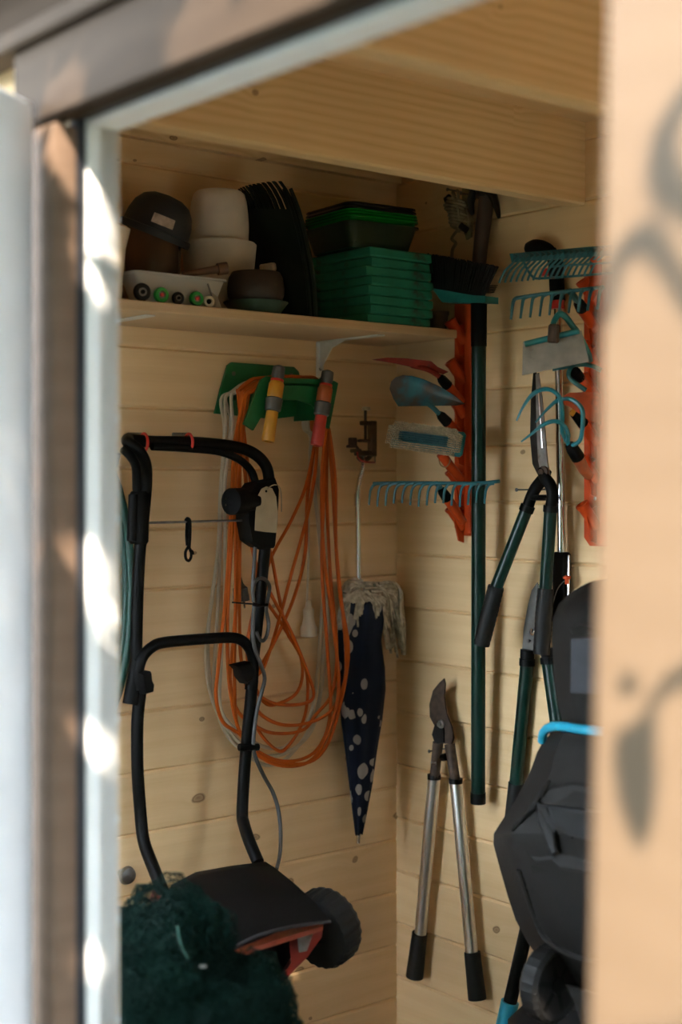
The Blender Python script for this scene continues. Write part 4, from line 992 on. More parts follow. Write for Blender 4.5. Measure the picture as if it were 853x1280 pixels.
# ---- hedge shears hung by the wall
SHEAR = plain('dark_forged_steel', (.035, .033, .030), .35, .7, var=.3, scale=40)
t = thing('hedge_shears', 'hedge shears with dark green handles, blades pointing up beside the chrome tube', 'shears', B(682, 600, .05))
def blade(pts, off, m, name, par, th=.003):
    return MB().prism([B(x, y, off) for x, y in pts], (-th, 0, 0)).build(name, m, par)
blade([(668, 466), (671, 465), (676, 490), (681, 530), (683, 570), (684, 598), (676, 598), (667, 580), (664, 545), (665, 500)], .075, SHEAR, 'blade', t)
blade([(671, 468), (674.5, 466), (679, 500), (683, 545), (686, 580), (690, 600), (680, 602), (674, 575), (672, 530)], .081, STEEL, 'blade', t)
MB().tube([B(673.5, 485, .085), B(676, 520, .085), B(678.5, 560, .085)], .0022, 6).build('edge_line', CHROME, t)
MB().lathe([(.013, 0), (.013, .006), (.007, .008), (.007, .013), (0, .014)], B(681, 590, .085), NR, 14).build('pivot_bolt', RUST, t)
MB().tube(spline([B(686, 588, .079), B(678, 600, .080), B(670, 610, .080), B(664, 622, .080), B(660, 634, .080)], 3), [.008, .010, .012, .013, .013, .013, .013, .013, .013, .013, .013, .013, .013], 10).build('shank', BLACK, t)
MB().tube(spline([B(676, 586, .087), B(682, 598, .087), B(688, 606, .085), B(691, 618, .082), B(689, 634, .081)], 3), [.008, .010, .012, .013, .013, .013, .013, .013, .013, .013, .013, .013, .013], 10).build('shank', BLACK, t)
MB().tube([B(665, 622, .085), B(688, 622, .085)], .0065, 8).build('stop', BLACK, t)
for (a, b_, c_, d_), o2_ in ((((660.5, 632), (619, 738), (620.5, 733), (602, 806)), .125), (((689, 632), (682, 742), (682.5, 736), (677, 818)), .085)):
    h_ = MB().tube([B(*a, .080), B(*b_, o2_ - .012)], .0140, 14).build('handle', DARK_GREEN, t)
    g_ = [lerp(B(*c_, o2_ - .012), B(*d_, o2_), i / 24) for i in range(25)]
    MB().tube(g_, [.0178 + (.0008 if i % 2 else 0) + .001 * math.sin(i / 24 * 3) for i in range(25)], 14).build('grip', BLACK_RUBBER, h_)
    MB().tube([B(*a, .080), lerp(B(*a, .080), B(*b_, o2_ - .012), .07)], .0165, 14).build('collar', BLACK, h_)
nail(B(683, 612, .0), NR, .095).build('nail', NAIL, wr)
# ---- second shears, lower, partly behind
t = thing('hand_shears', 'lower shears with grey blades and dark green handles, behind the dark lawn mower', 'shears', B(672, 815, .03))
GREYB = plain('grey_blade_steel', (.17, .165, .155), .45, .5, var=.25, scale=30)
blade([(673, 728), (666, 738), (661, 758), (656, 785), (655, 800), (654, 815), (667, 816), (672, 800), (676, 770)], .020, GREYB, 'blade', t)
blade([(674, 730), (680, 745), (684, 780), (687, 815), (680, 816), (672, 790)], .026, GREYB, 'blade', t)
MB().lathe([(.008, 0), (.008, .004), (0, .006)], B(667, 790, .026), NR, 10).build('bolt', CHROME, t)
for (a, b_, e_) in (((659, 832), (645, 985), (640, 1030)), ((686, 830), (697, 908), (706, 975))):
    h_ = MB().tube([B(*a, .024), B(*b_, .024)], .0155, 14).build('handle', DARK_GREEN, t)
    ct = B(a[0] + (.9 if a[0] < 670 else -1.4), a[1] - 20, .024)
    MB().tube([ct, lerp(ct, B(*a, .024), .5)], .0165, 14).tube([lerp(ct, B(*a, .024), .45), lerp(ct, B(*a, .024), .6)], .0150, 14).tube([lerp(ct, B(*a, .024), .58), B(*a, .024)], .018, 14).build('collar', BLACK, h_)
    MB().tube([lerp(B(*b_, .024), B(*a, .024), .04), B(*e_, .024)], .0178, 14).build('grip', BLACK_RUBBER, h_)
nail(B(672, 800, .0), NR, .03).build('nail', NAIL, wr)
# ---- loppers with aluminium arms
t = thing('loppers', 'loppers with silver arms and rusty hooked blade hung low on the right wall', 'loppers', B(556, 925, .03))
blade([(556.5, 848), (550, 854), (543, 863), (538.5, 880), (539, 896), (546, 909), (553, 929), (566, 930), (568.5, 922), (566.5, 909), (559.5, 891), (556.5, 870), (558, 855)], .040, RUST, 'blade', t, .004)
blade([(545, 906), (541.5, 918), (546, 930), (556, 928), (556, 912), (551, 902)], .046, IRON, 'hook', t, .004)
MB().lathe([(.010, 0), (.010, .005), (.006, .006), (.006, .011), (0, .012)], B(552.5, 905, .048), NR, 12).build('pivot_bolt', STEEL, t)
MB().tube([B(548, 928, .042), B(543.5, 972, .042)], [.0135, .0125], 10).build('shank', RUST, t)
MB().tube([B(562.5, 930, .042), B(569.5, 976, .042)], [.0135, .0125], 10).build('shank', RUST, t)
MB().tube([B(553, 947, .055), B(558, 946, .055)], .009, 8).build('buffer', BLACK, t)
MB().tube([B(539, 954, .058), B(546, 954, .050)], .0045, 8).build('nut', STEEL, t)
for (a, b_, c_, d_) in (((543, 972), (525.5, 1172), (525, 1166), (518.5, 1221)), ((570, 977), (590.5, 1196), (590.5, 1190), (597, 1249))):
    h_ = MB().tube([B(*a, .04), B(*b_, .035)], .0148, 16).build('arm', ALU, t)
    MB().tube([B(a[0], a[1] - 4, .04), B(a[0], a[1] + 2, .04)], .0168, 14).build('collar', BLACK, h_)
    MB().tube([lerp(B(*c_, .035), B(*d_, .035), i / 4) for i in range(5)], [.0192, .0196, .0200, .0210, .0215], 16).build('grip', BLACK_RUBBER, h_)
nail(B(556, 936, .0), NR, .05).build('nail', NAIL, wr)
# ---- black pole with a teal end, leaning on the wall
a, b_ = B(668, 1120, .03), B(600, 1420, .10); 
lo_ = a + (b_ - a) * ((0.022 - a.z) / (b_.z - a.z)); hi_ = a + (a - b_) * .08
t = thing('leaning_pole', 'black pole with bright teal lower end leaning on the right wall', 'pole', lo_)
k1 = a + (b_ - a) * .445
MB().tube([hi_, a, k1], .0155, 14).build('tube', BLACK_METAL, t)
MB().tube([k1 + (a - b_).normalized() * .004, lo_], .0205, 14).build('foot', TEAL_BRIGHT, t)

# ================================================================== dark lawn mower stored by the right wall
DARKP = plain('dark_grey_mower_plastic', (.0150, .0140, .0130), .55, var=.12, scale=50, bump=.08, spec=.07)
DARKP2 = plain('black_mower_panel', (.006, .006, .0063), .45, var=.2, spec=.2)
DEEP = plain('vent_hole_black', (.002, .002, .002), .9)
t = thing('lawn_mower', 'dark grey lawn mower with teal band and perforated box, stored upright by the right wall', 'mower', V((-.3, -.95, 0)))
# the collecting box: outline rows given from the wall side to the side facing the doorway
def Dp(x, y, d): return PD(x, y, d)
rows = [  # (y, left x, ridge x, right x, depth left edge, depth ridge, depth right)
    (916, 690, 706, 800, 2.72, 2.60, 2.44), (926, 680, 700, 800, 2.73, 2.60, 2.43), (940, 672, 694, 800, 2.74, 2.59, 2.42), (962, 664, 690, 800, 2.74, 2.58, 2.40), (1000, 645, 672, 800, 2.75, 2.56, 2.37),
    (1030, 625, 645, 800, 2.76, 2.56, 2.34), (1042, 617.5, 640, 800, 2.77, 2.56, 2.33), (1055, 617, 643, 800, 2.77, 2.56, 2.33), (1085, 625, 661, 800, 2.77, 2.57, 2.34), (1120, 635, 672, 800, 2.77, 2.59, 2.36),
    (1150, 645, 680, 800, 2.77, 2.60, 2.38), (1180, 661, 692, 800, 2.77, 2.62, 2.42), (1205, 680, 706, 800, 2.77, 2.65, 2.46), (1235, 702, 722, 800, 2.77, 2.68, 2.5), (1268, 730, 745, 800, 2.77, 2.70, 2.55)]
rg = []
for y, xl_, xm, xr_, dl, dm, dr in rows:
    a, b_, c_ = Dp(xl_, y, dl), Dp(xm, y, dm), Dp(xr_, y, dr)
    bk = V((0.14, .03, 0))
    rg.append([a + bk * .6, a, lerp(a, b_, .5) - V((.004, .004, 0)), b_, lerp(b_, c_, .33), lerp(b_, c_, .66), c_, c_ + V((.22, .06, 0))])
box = MB().loft(rg).build('collecting_box', DARKP, t, smooth=24)
# raised upper shell whose lower edge makes the step across the box
def strip(pts, dd, m, name, par, th=.006, sm=30):
    return MB().prism([Dp(*p) for p in pts], -FWD * th).build(name, m, par, sm)
def onbox(x, y, lift=.0):                          # a point on the box front at pixel (x, y)
    for r0, r1 in zip(rows, rows[1:]):
        if r0[0] <= y <= r1[0]:
            f = (y - r0[0]) / (r1[0] - r0[0]); q = [lerp(u, v_, f) for u, v_ in zip(r0, r1)]
            if x <= q[2]: d = lerp(q[4], q[5], max(0, (x - q[1]) / (q[2] - q[1])))
            else: d = lerp(q[5], q[6], (x - q[2]) / (q[3] - q[2]))
            return PD(x, y, d - lift)
    return PD(x, y, 2.5 - lift)
def panel(pts, lift, m, name, par, th=.008, inset=.0):
    top = [onbox(x, y, lift) for x, y in pts]; lowr = [onbox(x, y, -.004) for x, y in pts]
    c = sum(top, V((0, 0, 0))) / len(top); rim = [lerp(p, c, .05) for p in top]; base_ = [lerp(p, c, -.03) for p in lowr]
    return MB().loft([base_, [lerp(a, b_, .7) for a, b_ in zip(base_, top)], rim]).build(name, m, par, 25)
sh1 = panel([(668, 1003), (686, 985), (716, 978), (778, 986), (778, 1098), (700, 1086), (690, 1076), (668, 1078), (658, 1068), (640, 1038)], .010, DARKP, 'upper_shell', t)
pn = panel([(671, 1004), (700, 1008), (760, 1016), (760, 1046), (716, 1046), (695, 1030), (690, 1046), (697, 1062), (690, 1070), (672, 1025)], .020, DARKP2, 'grip_recess', sh1)
panel([(686, 1010), (748, 1018), (748, 1052), (718, 1046), (696, 1034)], .023, DEEP, 'grip_hollow', sh1)
for pts in ([(640, 1038), (665, 1008), (687, 975)], [(671, 1000), (680, 1022), (692, 1044), (695, 1060), (700, 1066)], [(684, 1010), (696, 1034), (716, 1046)]):
    MB().tube(spline([onbox(x, y, .016) for x, y in pts], 5), .0035, 6).build('ridge', DARKP, sh1)
# smooth recessed bay and the mesh panels with punched holes
panel([(652, 1088), (664, 1082), (690, 1088), (742, 1100), (742, 1196), (700, 1184), (680, 1168), (668, 1140)], .004, DARKP, 'front_bay', t)
MB().tube(spline([onbox(x, y, .006) for x, y in ((650, 1086), (664, 1130), (678, 1165), (694, 1182), (722, 1196), (760, 1204))], 5), .0075, 8).build('bay_rim', DARKP, t)
mb = MB()
def hole(p, n_, r):
    u = n_.orthogonal().normalized(); w_ = n_.cross(u)
    mb.add([p + n_ * .0006 + (u * math.cos(a) + w_ * math.sin(a)) * r for a in [k * math.pi / 3 for k in range(6)]], [tuple(range(6))])
def holes(q, nu, nv, r, lift):
    for j in range(nv):
        for i in range(nu):
            u, v_ = (i + (.5 if j % 2 else 0)) / nu, j / (nv - 1)
            if u > 1: continue
            a = [lerp(q[0][k], q[1][k], u) for k in (0, 1)]; b_ = [lerp(q[3][k], q[2][k], u) for k in (0, 1)]
            x, y = lerp(a[0], b_[0], v_), lerp(a[1], b_[1], v_)
            p = onbox(x, y, lift); e_ = onbox(x + 3, y, lift); f_ = onbox(x, y + 3, lift); n_ = (e_ - p).cross(f_ - p).normalized()
            if n_.dot(CAM - p) < 0: n_ = -n_
            hole(p, n_, r)
holes([(622, 1050), (640, 1047), (704, 1205), (689, 1203)], 4, 34, .0031, .0095)
holes([(688, 1096), (750, 1108), (750, 1182), (708, 1164)], 9, 15, .0031, .0055)
holes([(722, 1056), (752, 1060), (752, 1096), (730, 1090)], 5, 7, .0028, .0245)
mb.build('vent_holes', DEEP, t, smooth=0)['kind'] = 'stuff'
# teal band
MB().tube(spline([Dp(678, 926, 2.72), Dp(680, 916, 2.70), Dp(688, 909, 2.66), Dp(702, 908, 2.60), Dp(730, 912, 2.53), Dp(800, 919, 2.42)], 5), .0088, 10).build('carry_handle', plain('bright_blue_teal_band', (.010, .24, .36), .4, var=.1), t)
# black hood above the band
rows2 = [(726, 742, 770, 2.66, 2.60), (733, 726, 764, 2.66, 2.57), (742, 712, 756, 2.66, 2.54), (755, 699, 748, 2.66, 2.52), (772, 692, 742, 2.66, 2.51), (800, 690, 738, 2.66, 2.50), (850, 693, 738, 2.66, 2.50), (885, 699, 742, 2.66, 2.51), (918, 708, 748, 2.66, 2.52)]
rg = []
for y, xa, xm, da, dm in rows2:
    a, m_ = Dp(xa, y, da), Dp(xm, y, dm); r_ = Dp(820, y, 2.40)
    rg.append([a + V((.16, .05, 0)), a + V((.03, .01, 0)), a, lerp(a, m_, .25) - FWD * .018, lerp(a, m_, .6) - FWD * .014, m_, r_, r_ + V((.25, .08, 0))])
hood = MB().loft(rg).build('hood', DARKP, t, smooth=35)
panel2 = [Dp(714, 798, 2.492), Dp(760, 796, 2.44), Dp(760, 868, 2.44), Dp(713, 866, 2.492)]
MB().prism(panel2, -FWD * .004).build('hood_label_plate', plain('blue_black_sheet', (.006, .0065, .011), .5, spec=.2), hood)
MB().prism([Dp(712, 786, 2.492), Dp(724, 780, 2.47), Dp(770, 790, 2.42), Dp(770, 797, 2.42), Dp(716, 792, 2.488)], -FWD * .01).build('hood_lip', DARKP, hood)
# wheel with spokes, its axle towards the doorway
wc, waxis = Dp(690, 1229, 2.64), (-FWD * .74 + RIGHT * .67 + UP * .0).normalized()
Rw_ = .0690
wh = MB().lathe([(Rw_ * .78, .014), (Rw_ * .90, .019), (Rw_, .012), (Rw_, -.016), (Rw_ * .9, -.024), (Rw_ * .5, -.024), (Rw_ * .5, -.018), (Rw_ * .78, -.01)], wc, waxis, 56, wob=lambda a, z: 1 + (.022 if int(a * 56 + .01) % 2 else 0)).build('wheel', BLACK_RUBBER, t, smooth=20)
u_ = waxis.orthogonal().normalized(); v2 = waxis.cross(u_)
for k in range(6):
    a = k * math.pi / 3; d_ = u_ * math.cos(a) + v2 * math.sin(a)
    MB().box(wc + waxis * .004 + d_ * Rw_ * .42, (Rw_ * .75, .010, .020), Matrix((d_, waxis.cross(d_), waxis)).transposed()).build('spoke', BLACK, wh)
MB().lathe([(Rw_ * .24, -.02), (Rw_ * .24, .018), (Rw_ * .12, .020), (0, .020)], wc, waxis, 18).build('hub', BLACK, wh)
MB().lathe([(Rw_ * .73, -.012), (Rw_ * .73, -.008), (0, -.008)], wc, waxis, 40).build('web', BLACK, wh)
MB().prism([Dp(708, 1232, 2.54), Dp(760, 1248, 2.46), Dp(760, 1330, 2.46), Dp(728, 1330, 2.50), Dp(730, 1290, 2.51), Dp(722, 1262, 2.52)], FWD * .012).build('axle_bracket', DARKP, t)
# deck behind and feet reaching the floor
MB().box((-.20, -1.0, .20), (.30, .62, .36), bev=.05).build('deck', DARKP2, t)
MB().box((-.16, -1.0, .55), (.20, .50, .55), bev=.04).build('motor_housing', DARKP2, t)
for yy in (-.74, -1.26): MB().lathe([(.075, -.02), (.085, -.01), (.085, .01), (.075, .02), (0, .02)], V((-.29, yy, .086)), EY, 28).build('wheel', BLACK_RUBBER, t)

# ================================================================== red lawn mower hung by its handle on the back wall
RED_M = plain('red_mower_plastic', (.20, .018, .010), .35, var=.2)
CHAR = plain('charcoal_flap_plastic', (.0050, .0044, .0042), .6, var=.15, scale=60, spec=.08)
t = thing('lawn_mower', 'red and charcoal electric lawn mower hung by its black tubular handle on the back wall', 'mower', PA(260, 1110, .3))
H = .115
def A(x, y, o=H): return PA(x, y, o + .038)
rT = .0128
upper = spline([A(170, 850), A(171, 780), A(174, 700), A(180, 640), A(183, 600, .125), A(181, 578, .145), A(172, 562, .155), A(161, 554, .145), A(160, 549, .11), A(168, 550, .105), A(190, 552, .10), A(240, 553, .10), A(285, 557, .10), A(312, 564, .105), A(329, 577, .11), A(336, 595), A(336, 630), A(331, 690), A(325, 750), A(318, 815), A(313, 862)], 6)
MB().tube(upper, rT, 12).build('upper_handle', BLACK_METAL, t)
MB().tube(spline([A(155, 562, .15), A(164, 571, .17), A(170, 584, .165), A(171, 612, .145)], 5), .0095, 10).build('switch_bail', BLACK, t)
MB().tube(spline([A(190, 558, .112), A(240, 561, .112), A(275, 565, .112), A(300, 575, .114), A(315, 590, .116), A(321, 610, .12)], 5), .0085, 10).build('bail_bar', BLACK, t)
g0, g1 = A(175, 614), A(173, 680)
gl = MB().tube([lerp(g0, g1, f) for f in (0, .05, .95, 1)], [.017, .0205, .0205, .017], 14).tube([A(167, 618, H + .006), A(165, 676, H + .006)], .0105, 10).build('grip_sleeve', BLACK, t)
sw = [A(x, y, H + .022) for x, y in ((322, 604), (345, 600), (349, 612), (347, 655), (344, 682), (327, 684), (316, 676), (311, 650), (312, 618))]
sb = MB().loft([sw, [p + EY * .008 + (sum(sw, V((0, 0, 0))) / 9 - p) * -.08 for p in sw], [p + EY * .048 for p in sw]]).build('switch_box', BLACK, t)
pc_, pd_ = A(318, 626, H + .016), A(289, 627, H + .03)
axp = (pd_ - pc_).normalized()
ip = MB().tube([pc_, lerp(pc_, pd_, .45), lerp(pc_, pd_, .5), pd_], [.0215, .0225, .029, .029], 20).build('power_inlet', BLACK, sb)
fr = (CAM - pd_).normalized()
for s in (-.007, .007):
    q = pd_ + EZ * s; 
    MB().tube([q - axp * .002 , q + axp * .016], .0024, 8).build('prong', CHROME, sb)
TAGM = plain('buff_card_tag', (.40, .32, .21), .7, var=.12, scale=25)
tg_ = [A(x, y, H + .034) for x, y in ((318.5, 663), (319.5, 640), (322, 620), (327, 611), (333, 608), (340, 610.5), (345, 621), (347, 640), (345.5, 666), (332, 665))]
tagm = MB().prism(tg_, (0, -.0012, 0)).build('card_tag', TAGM, t)
MB().tube(spline([A(333, 612, H + .0362), A(343, 606, H + .03), A(351, 612, H), A(352, 640, H)], 4), .0013, 5).build('tag_string', FRINGE, tagm)
MB().lathe([(.003, 0), (.0015, .001)], A(333, 614, H + .0353), NB, 10).build('eyelet', BLACK, tagm)
MB().tube([A(186, 653.5, H), A(320, 650, H)], .0026, 8).build('bail_rod', STEEL, t)
lo_l = spline([A(176, 862), A(172, 900), A(172, 960), A(176, 1020), A(180, 1052, .13), A(190, 1080, .17), A(207, 1122, .23)], 5)
MB().tube(lo_l, rT * 1.02, 12).build('lower_handle', BLACK_METAL, t)
lo_r = spline([A(316, 850), A(311, 900), A(306, 960), A(303, 1015), A(305, 1030, .13), A(312, 1052, .165), A(323, 1078, .205)], 5)
MB().tube(lo_r, rT * 1.02, 12).build('lower_handle', BLACK_METAL, t)
MB().tube(spline([A(174, 862, .128), A(173, 840, .128), A(178, 822, .128), A(190, 809, .128), A(206, 803, .128), A(250, 799, .128), (A(288, 797, .128)), A(303, 801, .128), A(313, 813, .128), A(317, 832, .128), A(316, 856, .128)], 6), .0118, 12).build('cross_bar', BLACK_METAL, t)
MB().tube([A(172, 826, .118), A(163, 880, .118)], .016, 10).build('joint_plate', BLACK, t)
for pts in (((176, 842), (188, 839), (189, 850), (192, 856), (191, 865), (180, 868), (178, 858)), ((293, 832), (313, 827), (317, 834), (315, 850), (307, 855), (300, 846), (299, 838))):
    q = [A(x, y, .150) for x, y in pts]; MB().loft([[p + EY * .022 for p in q], q, [lerp(p, sum(q, V((0, 0, 0))) / 7, .15) - EY * .006 for p in q]]).build('wing_knob', BLACK, t)
# grey flex
GREY_FLEX = plain('grey_flex', (.045, .042, .040), .5)
fx = spline([A(319, 684, .13), A(317, 720, .135), A(316, 742, .135), A(318, 754, .145), A(316, 780, .145), A(318, 808, .15), A(326, 830, .15), A(331, 848, .14), A(327, 866, .135), A(321, 890, .13), A(317, 925, .13), A(319, 945, .13), A(330, 970, .12), A(341, 990, .12), A(348, 1012, .13), A(351, 1040, .15), A(350, 1068, .18), A(346, 1086, .21)], 5)
MB().tube(fx, .0044, 8).build('flex', GREY_FLEX, t)
MB().tube(spline([A(317, 752, .15), A(316, 735, .15), A(322, 724, .155), A(331, 724, .15), A(337, 733, .145), A(335, 748, .14), A(333, 762, .14), A(336, 780, .14), A(333, 796, .145), A(327, 801, .15), A(320, 790, .15)], 5), .0042, 8).build('flex_loop', GREY_FLEX, t)
MB().tube(spline([A(316, 755, .15), A(324, 757, .155), A(334, 756, .15)], 3), .0035, 6).tube([A(290, 753, .13), A(316, 755, .15)], .0018, 6).build('cable_tie', BLACK, t)
MB().tube([A(299, 934, .125), A(323, 934, .13)], .008, 8).build('cable_clip', BLACK, t)
# hook hanging from the rod
hk = spline([A(235, 655, H - .004), A(233, 651, H - .003), A(234.5, 648.5, H + .004), A(237, 652, H + .006), A(237, 670, H + .004), A(236, 685, H + .004)], 4)
ho = MB().tube(hk, .0042, 8).tube(spline([A(234.5, 652, H + .0), A(233.5, 668, H), A(234.5, 682, H + .003)], 3), .0038, 8)
ho.tube(spline([A(235, 684, H + .004), A(232, 690, H + .004), A(232.5, 698, H + .004), A(236, 701, H + .004), A(239, 696, H + .004), A(238.5, 688, H + .004), A(235, 684, H + .004)], 3), .0032, 8)
ho.tube(spline([A(237, 690, H + .004), A(240, 689, H + .006), A(241, 693, H + .006)], 3), .0036, 8)
tag(ho.build('hook', BLACK), 'small black hook hanging from the thin bar of the mower handle', 'hook')
# wall hooks and red ties that carry the handle
for px, cat_ in ((180, 'left'), (236, 'right')):
    mb = MB().tube(spline([PA(px - 6, 548, -.004), PA(px - 6, 549, .05), PA(px - 6, 556, .09), PA(px - 5, 561, .115), PA(px - 5, 562.5, .138), PA(px - 5, 560, .152)], 4), .0032, 8)
    mb.box(PA(px - 12, 547, .003), (.035, .008, .022), bev=.002)
    mb.tube(spline([PA(px - 9, 549, .12), PA(px - 6, 543.5, .122), PA(px - 1, 543, .12), PA(px + 1, 548, .115)], 3), .0028, 6)
    tag(mb.build('wall_hook', NAIL), 'steel wall hook with red tie at the %s' % ('corner of the mower handle, nearer the jamb' if cat_ == 'left' else 'middle of the mower handle bar'), 'hook')
    c = A(px, 553, .104); 
    MB().tube([c + V((math.cos(a) * .0015, math.cos(a) * .0175, math.sin(a) * .0185)) for a in [2 * math.pi * i / 16 for i in range(16)]], .0030, 8, closed=True).build('red_tie', RED_HUB, t)
# rear flap, red deck, discharge opening, wheels
def Q(x, y, d): return PD(x, y, d)
flap = [[Q(209, 1120, 2.83), Q(214, 1106, 2.83), Q(245, 1090, 2.87), Q(290, 1082, 2.92), Q(332, 1077, 2.97)],
        [Q(211, 1126, 2.77), Q(217, 1112, 2.77), Q(250, 1095, 2.81), Q(298, 1086, 2.86), Q(343, 1084, 2.92)],
        [Q(222, 1140, 2.70), Q(228, 1134, 2.70), Q(266, 1122, 2.74), Q(318, 1112, 2.79), Q(367, 1103, 2.85)],
        [Q(246, 1168, 2.63), Q(252, 1164, 2.63), Q(292, 1150, 2.67), Q(344, 1138, 2.72), Q(394, 1128, 2.78)],
        [Q(268, 1200, 2.58), Q(276, 1194, 2.58), Q(315, 1172, 2.62), Q(364, 1158, 2.67), Q(413, 1151, 2.73)]]
mb = MB(); dn = FWD * .010 - UP * .004
mb.loft([r + [p + dn for p in r[::-1]] for r in flap]).build('rear_flap', CHAR, t)
MB().tube(spline([Q(270, 1201, 2.577), Q(315, 1173, 2.617), Q(364, 1159, 2.667), Q(413, 1152, 2.727)], 4), .0035, 6).build('flap_edge', GREY_BASIN, t)
deck = [[Q(222, 1120, 2.86), Q(330, 1090, 3.0), Q(372, 1110, 3.05), Q(330, 1120, 3.1), Q(250, 1140, 3.1)],
        [Q(262, 1165, 2.74), Q(350, 1140, 2.86), Q(398, 1150, 2.90), Q(350, 1165, 3.05), Q(270, 1180, 3.02)],
        [Q(276, 1205, 2.68), Q(340, 1172, 2.80), Q(402, 1160, 2.85), Q(372, 1190, 3.0), Q(290, 1230, 2.98)],
        [Q(282, 1240, 2.68), Q(335, 1225, 2.78), Q(372, 1205, 2.86), Q(350, 1225, 3.0), Q(296, 1262, 2.94)],
        [Q(300, 1262, 2.72), Q(325, 1254, 2.80), Q(338, 1240, 2.88), Q(335, 1245, 2.95), Q(312, 1275, 2.86)]]
MB().loft(deck).build('deck', DARKP2, t, 30)
MB().prism([Q(278, 1204, 2.655), Q(318, 1184, 2.685), Q(366, 1169, 2.725), Q(404, 1158, 2.765), Q(404, 1163, 2.765), Q(366, 1175, 2.725), Q(318, 1190, 2.685), Q(280, 1210, 2.655)], FWD * .05).build('deck_rim', plain('orange_red_rim', (.24, .04, .014), .4), t)
MB().prism([Q(362, 1176, 2.75), Q(404, 1161, 2.79), Q(402, 1172, 2.79), Q(385, 1196, 2.78), Q(366, 1215, 2.77), Q(350, 1232, 2.77), Q(336, 1242, 2.77), Q(352, 1222, 2.77), Q(364, 1204, 2.76)], FWD * .04).build('deck_side', RED_M, t)
MB().prism([Q(372, 1172, 2.742), Q(392, 1166, 2.757), Q(384, 1188, 2.757), Q(374, 1190, 2.745)], -FWD * .004).build('side_plate', STEEL, t)
MB().box(Q(206, 1124, 2.86), (.05, .04, .035), Matrix.Rotation(.3, 3, 'Y'), bev=.008).build('handle_mount', RED_M, t)
MB().tube([Q(300, 1235, 2.68), Q(352, 1218, 2.74)], .0016, 6).build('rod', STEEL, t)
wc, waxis = Q(405, 1160, 2.87), (-EX * .94 - EY * .20 - EZ * .20).normalized(); Rm = .0755
wh = MB().lathe([(Rm * .78, .030), (Rm * .95, .026), (Rm, .016), (Rm, -.020), (Rm * .94, -.03), (Rm * .4, -.034), (0, -.034)], wc, waxis, 96, wob=lambda a, z: 1 + (.03 if int(a * 48 + .01) % 2 else 0)).build('wheel', BLACK_RUBBER, t, smooth=20)
MB().lathe([(Rm * .80, .012), (Rm * .80, .028), (Rm * .70, .030), (Rm * .4, .022), (Rm * .25, .036), (0, .038)], wc, waxis, 28, wob=lambda a, z: 1 + .05 * math.sin(a * 2 * math.pi * 6)).build('wheel_disc', BLACK, wh)
wc2 = Q(205, 1190, 2.75)
MB().lathe([(Rm * .5, .02), (Rm * .95, .022), (Rm, .012), (Rm, -.018), (Rm * .94, -.026), (0, -.026)], wc2, waxis, 40).build('wheel', BLACK_RUBBER, t)

# ================================================================== green net heap on a yellow box, hose by the jamb
NETM = plain('dark_green_net', (.0010, .0095, .0066), .8, var=.45, scale=12, spec=.1)
YBOX = plain('yellow_plastic_box', (.55, .30, .012), .45, var=.12)
bp = V((-1.16, -.62, 0))
fbx = Q(330, 1262, 2.47)
t = thing('storage_box', 'yellow box with black lid, mostly buried under the green net', 'box', V((fbx.x - .17, fbx.y, .022)))
zt_ = Q(350, 1270, 2.47).z
MB().box((fbx.x - .17, fbx.y - .02, (zt_ - .03 + .022) / 2), (.42, .30, zt_ - .03 - .022), bev=.02).build('body', YBOX, t)
MB().box((fbx.x - .17, fbx.y - .02, zt_ - .018), (.44, .32, .026), bev=.010).build('lid', YBOX, t)
nt = thing('garden_net', 'heap of tangled dark green garden netting in front of the red mower', 'net', V((fbx.x - .2, fbx.y, zt_)))
import bmesh
def netblob(c, rx, ry, rz, seed, sub, th, wire=True, m=NETM, name='netting'):
    bm = bmesh.new(); bmesh.ops.create_icosphere(bm, subdivisions=sub, radius=1)
    for v in bm.verts:
        p = v.co.copy(); k = 1 + .30 * noise.noise(p * 1.7 + V((seed, 0, 0))) + .14 * noise.noise(p * 4.5 + V((0, seed, 0))) + .06 * noise.noise(p * 11 + V((0, 0, seed)))
        j = V((noise.noise(p * 9 + V((seed, 3, 1))), noise.noise(p * 9 + V((1, seed, 5))), noise.noise(p * 9 + V((7, 2, seed))))) * .09
        q = V(((p.x + j.x) * rx * k, (p.y + j.y) * ry * k, (p.z + j.z) * rz * k)) + c
        q.z = max(q.z, zt_ + .008); v.co = q
    vs_, es = [v.co.copy() for v in bm.verts], [(e.verts[0].index, e.verts[1].index) for e in bm.edges]
    fs = [[v.index for v in f.verts] for f in bm.faces]; bm.free()
    if not wire: return MB().add(vs_, fs)
    mb = MB()
    for a, b_ in es:
        p, q = vs_[a], vs_[b_]; d = (q - p)
        if d.length < 1e-5: continue
        u = d.orthogonal().normalized() * th; w_ = d.normalized().cross(u)
        n0 = len(mb.v); mb.v += [p + u, p - u * .5 + w_ * .87, p - u * .5 - w_ * .87, q + u, q - u * .5 + w_ * .87, q - u * .5 - w_ * .87]
        mb.f += [[n0, n0 + 1, n0 + 4, n0 + 3], [n0 + 1, n0 + 2, n0 + 5, n0 + 4], [n0 + 2, n0, n0 + 3, n0 + 5]]
    return mb
blobs = [(Q(215, 1200, 2.42), .095, .11, .115), (Q(300, 1265, 2.40), .085, .10, .085), (Q(185, 1275, 2.30), .10, .11, .12), (Q(250, 1300, 2.28), .13, .10, .08), (Q(160, 1200, 2.48), .075, .08, .085)]
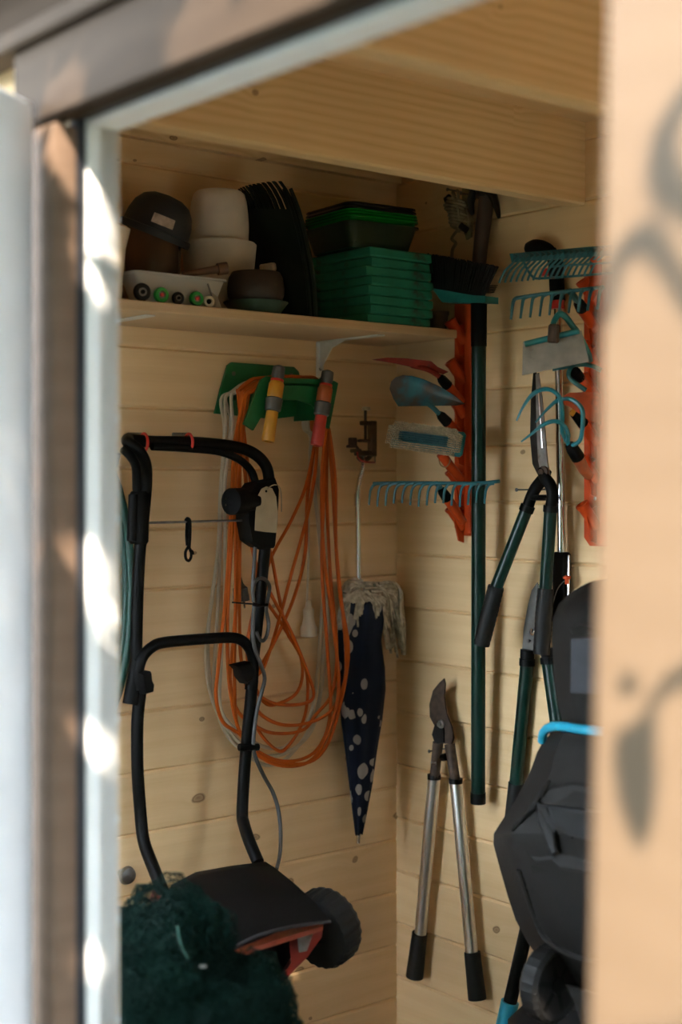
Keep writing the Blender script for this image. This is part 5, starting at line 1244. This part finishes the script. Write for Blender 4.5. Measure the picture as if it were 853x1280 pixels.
net = MB(); core = MB()
for k, (c, a, b_, d_) in enumerate(blobs):
    m1 = netblob(c, a * .86, b_ * .86, d_ * .86, k * 3.1, 4, 0, wire=False); core.add(m1.v, m1.f)
    for q, (sc_, sub) in enumerate(((.93, 5), (1.0, 5), (1.06, 4))):
        m2 = netblob(c, a * sc_, b_ * sc_, d_ * sc_, k * 3.1 + q * 1.7, sub, .00075); net.add(m2.v, m2.f)
o = core.build('net_bundle', plain('deep_green_net', (.0008, .007, .005), .9, var=.4, scale=40, spec=.05), nt)
o = net.build('netting', NETM, nt, smooth=0); o['kind'] = 'stuff'
MB().tube(spline([Q(222, 1158, 2.30), Q(226, 1180, 2.28), Q(235, 1198, 2.27)], 4), .0011, 6).build('loose_thread', plain('mid_green_thread', (.005, .06, .038), .6), nt)
rc = Q(254, 1208, 2.29); MB().tube([rc + RIGHT * .005 * math.cos(a) + UP * .0014 * math.sin(a) for a in [2 * math.pi * i / 12 for i in range(12)]], .0012, 6, closed=True).build('metal_ring', STEEL, nt)

HOSE = plain('dark_green_hose', (.004, .05, .036), .4, var=.25, scale=120, bump=.3)
t = thing('garden_hose', 'coiled dark green garden hose hanging by the white door jamb', 'hose', PA(110, 740, .1))
def ringloop(cx_, cy_, hw, hh, off, ph=0.0):
    return [PA(cx_ + hw * math.cos(2 * math.pi * i / 40), cy_ + hh * math.sin(2 * math.pi * i / 40) , off + .012 * math.sin(2 * math.pi * i / 40 * 2 + ph)) for i in range(40)]
mb = MB()
for k, (hw, hh, cy_, off) in enumerate(((56, 180, 738, .10), (50, 172, 745, .078), (40, 168, 742, .056), (52, 150, 742, .034))):
    mb.tube(ringloop(108, cy_, hw, hh, off, k), .0100, 10, closed=True)
mb.build('hose', HOSE, t)
c = PA(108, 580, .0)
tag(MB().tube(spline([c + V((0, .01, 0)), c + V((0, -.08, -.005)), c + V((0, -.115, -.006)), c + V((0, -.13, .02))], 5), .006, 8).build('wall_hook', NAIL), 'steel wall hook carrying the green hose', 'hook')
